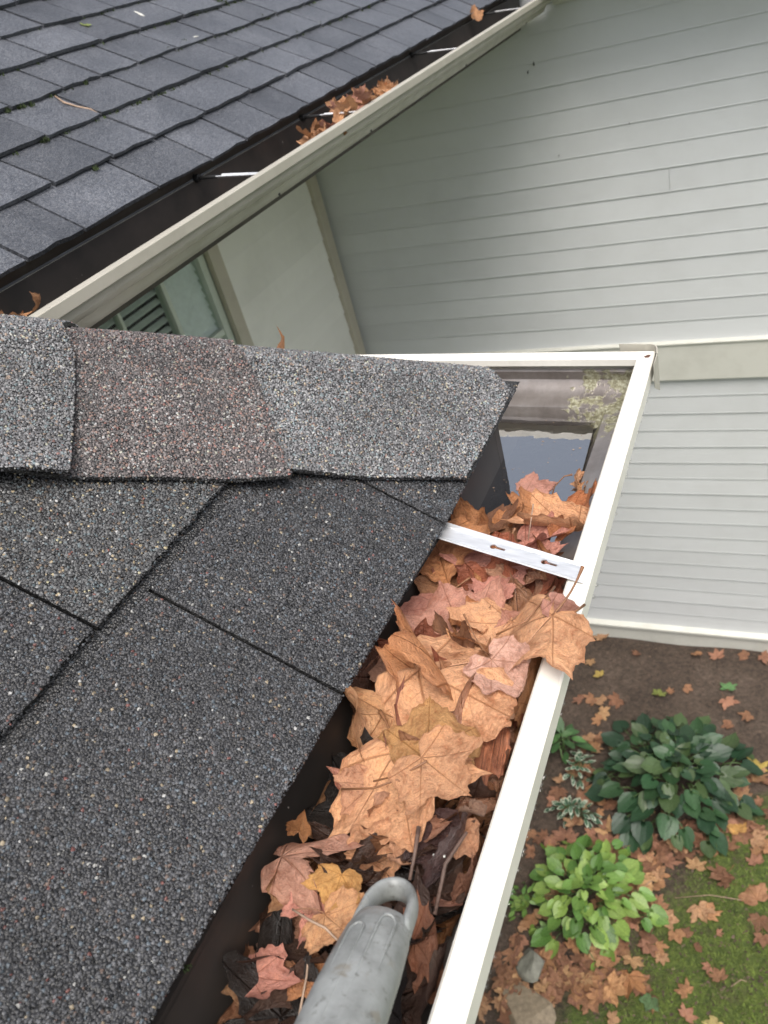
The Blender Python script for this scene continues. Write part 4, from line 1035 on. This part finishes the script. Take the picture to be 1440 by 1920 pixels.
small_leaf((-1.12, 3.42, 4.03), .05, (1.1, .5, 1.0), PALE, 'single pale leaf snagged at the far roof edge by a hanger', curl=.8)
small_leaf(roof2(1.86, .556, .014), .022, (0, .4, .4), (.25, .32, .10), 'small yellow-green leaf lying on the far roof', half=HALF3, curl=.3)
def on_roof2(px, py, h=.012):
    d = ray(px, py); n_ = np.array((s2_, 0, c2)); p0 = np.array(roof2(0, 0, h)) - np.array((0, 0, CAMZ)); t = (n_ @ p0) / (n_ @ d); return Vector(d * t) + Vector((0, 0, CAMZ))
o = MB().tube([on_roof2(103, 180), on_roof2(120, 192, .016), on_roof2(145, 200, .015), on_roof2(170, 205, .015), on_roof2(187, 215)], [.0014, .0022, .002, .0022, .0014], 6).build('twig', M['twig_pale'], None, True); tag(o, 'slender pale twig lying on the far roof shingles', 'twig')
for a_, b_, lb in (((252, 21), (276, 33), 'white sliver near the top of the far roof'), ((358, 70), (376, 68), 'pale fluffy scrap on the far roof shingles'), ((406, 99), (427, 104), 'short cream stick on the far roof below the scrap')):
    o = MB().tube([on_roof2(*a_), on_roof2((a_[0] + b_[0]) / 2, (a_[1] + b_[1]) / 2, .016), on_roof2(*b_)], [.002, .0045, .002], 6, .5).build('debris_scrap', M['chip'], None, True); tag(o, lb, 'debris')
# moss along the shingle courses: uncountable tufts
mo = MB()
def tuft(P, n, r, hgt, m):
    for _ in range(n):
        a = random.uniform(0, 6.28); q = r * math.sqrt(random.random()); b = Vector(P) + Vector((q * math.cos(a), q * math.sin(a), -.001))
        h = hgt * random.uniform(.4, 1); l = Vector((random.uniform(-.5, .5) * h, random.uniform(-.5, .5) * h, h)); sdv = Vector((math.cos(a * 3), math.sin(a * 3), 0)) * h * .28
        m.add([b - sdv, b + sdv, b + l], [(0, 1, 2)])
for (px, py, n, r) in ((408, 4, 90, .016), (420, 8, 60, .012), (85, 266, 40, .01), (40, 203, 40, .008), (60, 199, 30, .008), (160, 158, 30, .007), (260, 113, 30, .006), (315, 95, 25, .006), (555, 65, 40, .008), (557, 10, 40, .009), (180, 318, 18, .006), (490, 33, 30, .007), (600, 46, 25, .006), (690, 15, 25, .008), (345, 80, 25, .006), (15, 210, 25, .008)):
    P = on_roof2(px, py, .010)
    tuft(P, n, r, .012, mo)
for c in range(2, 8):
    for _ in range(70):
        y = random.uniform(1.0, 3.6) if random.random() < .5 else random.gauss(1.6 + .22 * c, .35); tuft(roof2(y, c * E2 - .003, .008), 8, .007, .009, mo)
tag(mo.build('moss', M['moss']), 'green moss tufts growing along the far shingle courses', 'moss', kind='stuff')
mo = MB(); tuft(at(352, 1815, 3.823), 40, .0025, .004, mo); tuft(at(1158, 692, 3.765), 60, .008, .009, mo); tuft(at(1140, 688, 3.77), 30, .006, .007, mo)
for _ in range(40): tuft(roof1(random.uniform(-.0, .5), E1 - .010 + random.uniform(-.003, .001), .004), 6, .003, .0025, mo)
tag(mo.build('moss', M['moss']), 'tiny green moss tufts on the near shingles and gutter corner', 'moss', kind='stuff')

# ------------------------------------------------------------------ garden bed
HEART = [(0, 1.0), (.06, .93), (.18, .82), (.30, .66), (.385, .47), (.40, .27), (.35, .09), (.24, -.04), (.10, -.04), (0, .03)]
OVAL = [(0, 1.0), (.09, .86), (.17, .68), (.21, .48), (.20, .30), (.14, .14), (.06, .04), (0, 0)]
def plant_leaf(seed, half, curl, droop, cup=.15, wave=.02):
    return leaf_mesh('leaf', seed, half=half, rings=(0, .3, .6, .85, 1), sub_=2, curl=curl, cax=0, cup=cup, wave=wave, jit=.03, droop=droop, fold=.0)
def hosta(name, c, Rr, Hh, n, size, cols, label, mat='hosta', half=HEART, seed=0, ell=(1, 1)):
    rnd = random.Random(seed); root = empty(name, (c.x, c.y, gz(c.x, c.y))); tag(root, label, 'plant')
    meshes = []
    for q in range(5):
        me = plant_leaf(seed * 10 + q + 900, half, rnd.uniform(.5, 1.1), rnd.uniform(.10, .28)); me.materials.append(M[mat]); meshes.append(me)
    sms = MB().tube([(0, 0, .01), (0, -.28, -.08), (0, -.55, -.34), (0, -.72, -.75)], [.018, .022, .026, .03], 5).mesh('stem', True); sms.materials.append(M['green_stem'])
    for i in range(n):
        u = (i + .5) / n; r = Rr * (u ** .62) * rnd.uniform(.74, 1.16); a = i * 2.39996 + rnd.uniform(-.3, .3)
        hz = Hh * (1 - .82 * (r / Rr) ** 1.7) * rnd.uniform(.78, 1.1) + .015
        s = size * rnd.uniform(.62, 1.12) * (.8 + .3 * r / Rr)
        o = bpy.data.objects.new('leaf', meshes[i % 5]); link(o, root)
        o.location = (r * math.cos(a) * ell[0] - s * .3 * math.cos(a), r * math.sin(a) * ell[1] - s * .3 * math.sin(a), hz)
        pitch = R(rnd.uniform(-8, 38)) - R(42) * (r / Rr)
        M_ = Matrix.Rotation(a - math.pi / 2 + rnd.uniform(-.55, .55), 4, 'Z') @ Matrix.Rotation(pitch, 4, 'X') @ Matrix.Rotation(rnd.uniform(-.45, .45), 4, 'Y')
        o.rotation_euler = M_.to_euler(); o.scale = (s * rnd.uniform(.95, 1.2), s, s)
        cc_ = rnd.choice(cols); f = rnd.uniform(.8, 1.2); o.color = (cc_[0] * f, cc_[1] * f, cc_[2] * f, 1)
        st = bpy.data.objects.new('stem', sms); link(st, o)
    return root
DG = [(.018, .050, .021), (.025, .068, .028), (.014, .040, .019), (.030, .074, .028), (.05, .085, .03)]
LG = [(.17, .28, .055), (.22, .33, .075), (.13, .24, .05), (.08, .17, .035)]
hosta('hosta_plant', at(1262, 1450, .1), .45, .24, 160, .122, DG, 'large dark green hosta clump in the bare soil bed', seed=1)
hosta('hosta_plant', at(1100, 1672, .08), .34, .20, 135, .094, LG, 'lime green hosta clump next to the leaf litter', seed=2)
hosta('small_hosta', at(985, 1692, .03), .13, .09, 22, .06, LG[2:], 'little light green seedling plant under the gutter edge', half=OVAL, seed=3)
hosta('small_plant', at(1055, 1395, .05), .14, .14, 14, .15, [(.045, .11, .035), (.06, .14, .04)], 'green broad-leaved young plant beside the gutter lip', half=OVAL, seed=4)
hosta('variegated_plant', at(1075, 1520, .04), .12, .08, 40, .062, [(.035, .085, .045), (.05, .11, .06)], 'variegated shrublet with white edged leaves, nearer the lime hosta', 'varieg', OVAL, 5, (1.25, .6))
hosta('variegated_plant', at(1085, 1440, .04), .12, .08, 30, .058, [(.035, .085, .045), (.05, .11, .06)], 'variegated shrublet with white edged leaves, nearer the wall', 'varieg', OVAL, 6, (.7, 1.2))
# fallen leaves, each its own thing
gl_mesh = []
for q in range(9):
    me = leaf_mesh('blade', 700 + q, half=(HALF, HALF, HALF3)[q % 3], rings=(0, .4, .75, 1), sub_=1, curl=random.uniform(-.5, .9), cax=random.uniform(0, 3), cup=random.uniform(-.1, .2), wave=.09, fold=.03, jit=.06)
    me.materials.append(M['ground_leaf']); gl_mesh.append(me)
gst = stem_mesh(5, .6, .014); gst.materials.append(M['stem'])
GLC = [(.40, .215, .11), (.32, .17, .095), (.46, .275, .155), (.26, .135, .08), (.22, .11, .065), (.36, .185, .12), (.50, .31, .16)]
def drop_leaf(px, py, label, group, size=None, col=None, lift=.0):
    P = at(px, py, .02); P.z = gz(P.x, P.y) + .012 + lift + random.uniform(0, .012)
    s = size or random.uniform(.042, .088)
    e = empty('fallen_leaf', P); e.rotation_euler = (random.uniform(-.3, .3), random.uniform(-.3, .3), random.uniform(0, 6.28)); e.scale = (s, s, s)
    b = link(bpy.data.objects.new('blade', random.choice(gl_mesh)), e); c = col or random.choice(GLC); f = random.uniform(.8, 1.15); b.color = (c[0] * f, c[1] * f, c[2] * f, 1)
    if random.random() < .5: link(bpy.data.objects.new('stem', gst), e)
    tag(e, label, 'leaf', group)
for (cx, cy, sx, sy, n) in ((1180, 1640, 30, 45, 34), (1215, 1590, 50, 22, 26), (1105, 1470, 22, 40, 18), (1060, 1560, 35, 40, 26), (1070, 1840, 60, 30, 48), (985, 1780, 30, 40, 20), (1130, 1790, 40, 28, 26), (1190, 1715, 28, 40, 22), (960, 1870, 35, 30, 22), (1395, 1475, 24, 35, 16), (1380, 1570, 34, 24, 14), (1120, 1390, 25, 25, 10), (1330, 1580, 40, 20, 10)):
    for _ in range(n):
        drop_leaf(random.gauss(cx, sx), random.gauss(cy, sy), 'fallen brown leaf in the thick litter around the hosta plants', 'leaf litter around the hostas')
for (px, py) in ((1130, 1195), (1107, 1238), (1196, 1225), (1303, 1224), (1345, 1232), (1090, 1312), (1112, 1310), (1130, 1316), (1160, 1312), (1285, 1290), (1362, 1310), (1370, 1355), (1255, 1300), (1430, 1230), (1400, 1230), (1325, 1370), (1405, 1340)):
    drop_leaf(px, py, 'brown leaf lying on the bare soil near the clapboard wall', 'scattered leaves on the bare soil')
for (px, py, s) in ((1310, 1700, .09), (1325, 1715, .08), (1420, 1690, .12), (1425, 1725, .08), (1360, 1640, .10), (1365, 1655, .06), (1285, 1750, .05), (1265, 1745, .07), (1305, 1775, .04), (1240, 1790, .05), (1350, 1835, .06), (1288, 1858, .06), (1430, 1760, .06), (1285, 1905, .06), (1220, 1870, .05), (1330, 1812, .04), (1225, 1888, .03), (1418, 1620, .06), (1346, 1750, .03)):
    drop_leaf(px, py, 'tan leaf lying alone on the green moss', 'scattered leaves on the moss', s)
for (px, py, s, c, lb) in ((1125, 1270, .06, (.55, .42, .12), 'yellow leaf on dark soil by the wall'), (1365, 1293, .07, (.12, .26, .10), 'green fallen leaf on the soil near the wall'), (1420, 1440, .08, (.5, .38, .10), 'yellow leaf right of the dark hosta'), (1235, 1308, .06, (.20, .24, .06), 'olive green leaf above the dark hosta'), (1385, 1560, .09, (.52, .30, .10), 'golden star leaf on the moss edge below the dark hosta'), (1180, 1830, .12, (.45, .22, .10), 'large brown leaf below the lime hosta'), (1145, 1850, .10, (.52, .29, .14), 'light tan leaf left of the mossy patch'), (1345, 1917, .07, (.6, .5, .22), 'cream leaf at the bottom edge of the moss'), (1222, 1875, .07, (.13, .23, .10), 'green fallen leaf at the moss edge')):
    drop_leaf(px, py, lb, None, s, c, .01)
# stones
def rock(name, c, sz, seed, mat, label, flat=.6, seg=2):
    bm = bmesh.new(); bmesh.ops.create_icosphere(bm, subdivisions=seg, radius=1); rnd = random.Random(seed)
    offs = [Vector((rnd.uniform(-1, 1), rnd.uniform(-1, 1), rnd.uniform(-1, 1))).normalized() for _ in range(9)]
    for v in bm.verts:
        p = v.co.copy()
        for o_ in offs:
            dd = p.dot(o_); lim = .62
            if dd > lim: p -= o_ * (dd - lim)
        v.co = Vector((p.x * sz[0], p.y * sz[1], p.z * sz[2]))
    me = bpy.data.meshes.new(name); bm.to_mesh(me); bm.free(); me.materials.append(M[mat])
    o = link(bpy.data.objects.new(name, me)); o.location = c; o.rotation_euler = (0, 0, rnd.uniform(0, 3)); tag(o, label, 'stone'); return o
p = at(997, 1808, .03); rock('garden_stone', (p.x, p.y, gz(p.x, p.y) + .03), (.10, .085, .07), 4, 'stone', 'grey angular stone in the leaf litter', seg=3)
p = at(990, 1900, .02); rock('stepping_stone', (p.x, p.y, gz(p.x, p.y) + .01), (.19, .16, .045), 9, 'slab', 'flat tan stepping stone at the bottom of the bed', seg=3)
# moss and grass blades
mg = MB(); cnt = 0
while cnt < 9000:
    px, py = random.uniform(1130, 1520), random.uniform(1560, 2000); P = at(px, py, 0.0)
    d = (P.x + .62) * .9 + (2.35 - P.y) * .55 + random.gauss(0, .22)
    if d < .12: continue
    a = random.uniform(0, 6.28); h = random.uniform(.008, .026); z0 = gz(P.x, P.y) - .002; wv = .0028
    mg.add([(P.x - wv * math.cos(a), P.y - wv * math.sin(a), z0), (P.x + wv * math.cos(a), P.y + wv * math.sin(a), z0), (P.x + random.uniform(-1, 1) * h, P.y + random.uniform(-1, 1) * h, z0 + h)], [(0, 1, 2)]); cnt += 1
tag(mg.build('moss_carpet', plain('moss_blades', (.12, .165, .03), .8, .5, 25)), 'short green moss and grass on the ground', 'moss', kind='stuff')
for (a_, b_, lb) in (((1265, 1680), (1390, 1690), 'thin dry straw on the moss'), ((1370, 1850), (1400, 1842), 'short straw at the moss centre'), ((1205, 1660), (1225, 1648), 'pale straw under the dark hosta')):
    A, B = at(*a_, .02), at(*b_, .02); A.z = gz(A.x, A.y) + .015; B.z = gz(B.x, B.y) + .015; C_ = (A + B) / 2 + Vector((.01, .02, .008))
    o = MB().tube([A, C_, B], .0022, 5).build('straw', M['twig_pale'], None, True); tag(o, lb, 'straw')
# soil crumbs and bark bits: uncountable
mc = MB()
for _ in range(3600):
    px, py = random.uniform(900, 1460), random.uniform(1190, 1930); P = at(px, py, 0)
    if P.y > WY - .06: continue
    r0 = random.uniform(.003, .012); z0 = gz(P.x, P.y); q = [Vector((random.uniform(-1, 1), random.uniform(-1, 1), random.uniform(0, .9))) * r0 for _ in range(5)]
    mc.add([Vector((P.x, P.y, z0)) + v for v in q], [(0, 1, 2), (0, 2, 3), (0, 3, 1), (1, 2, 4), (2, 3, 4)])
tag(mc.build('soil_crumbs', plain('soil_crumb', (.09, .062, .045), .9, .6, 9)), 'small brown soil crumbs and bark bits on the bed', 'soil', kind='stuff')
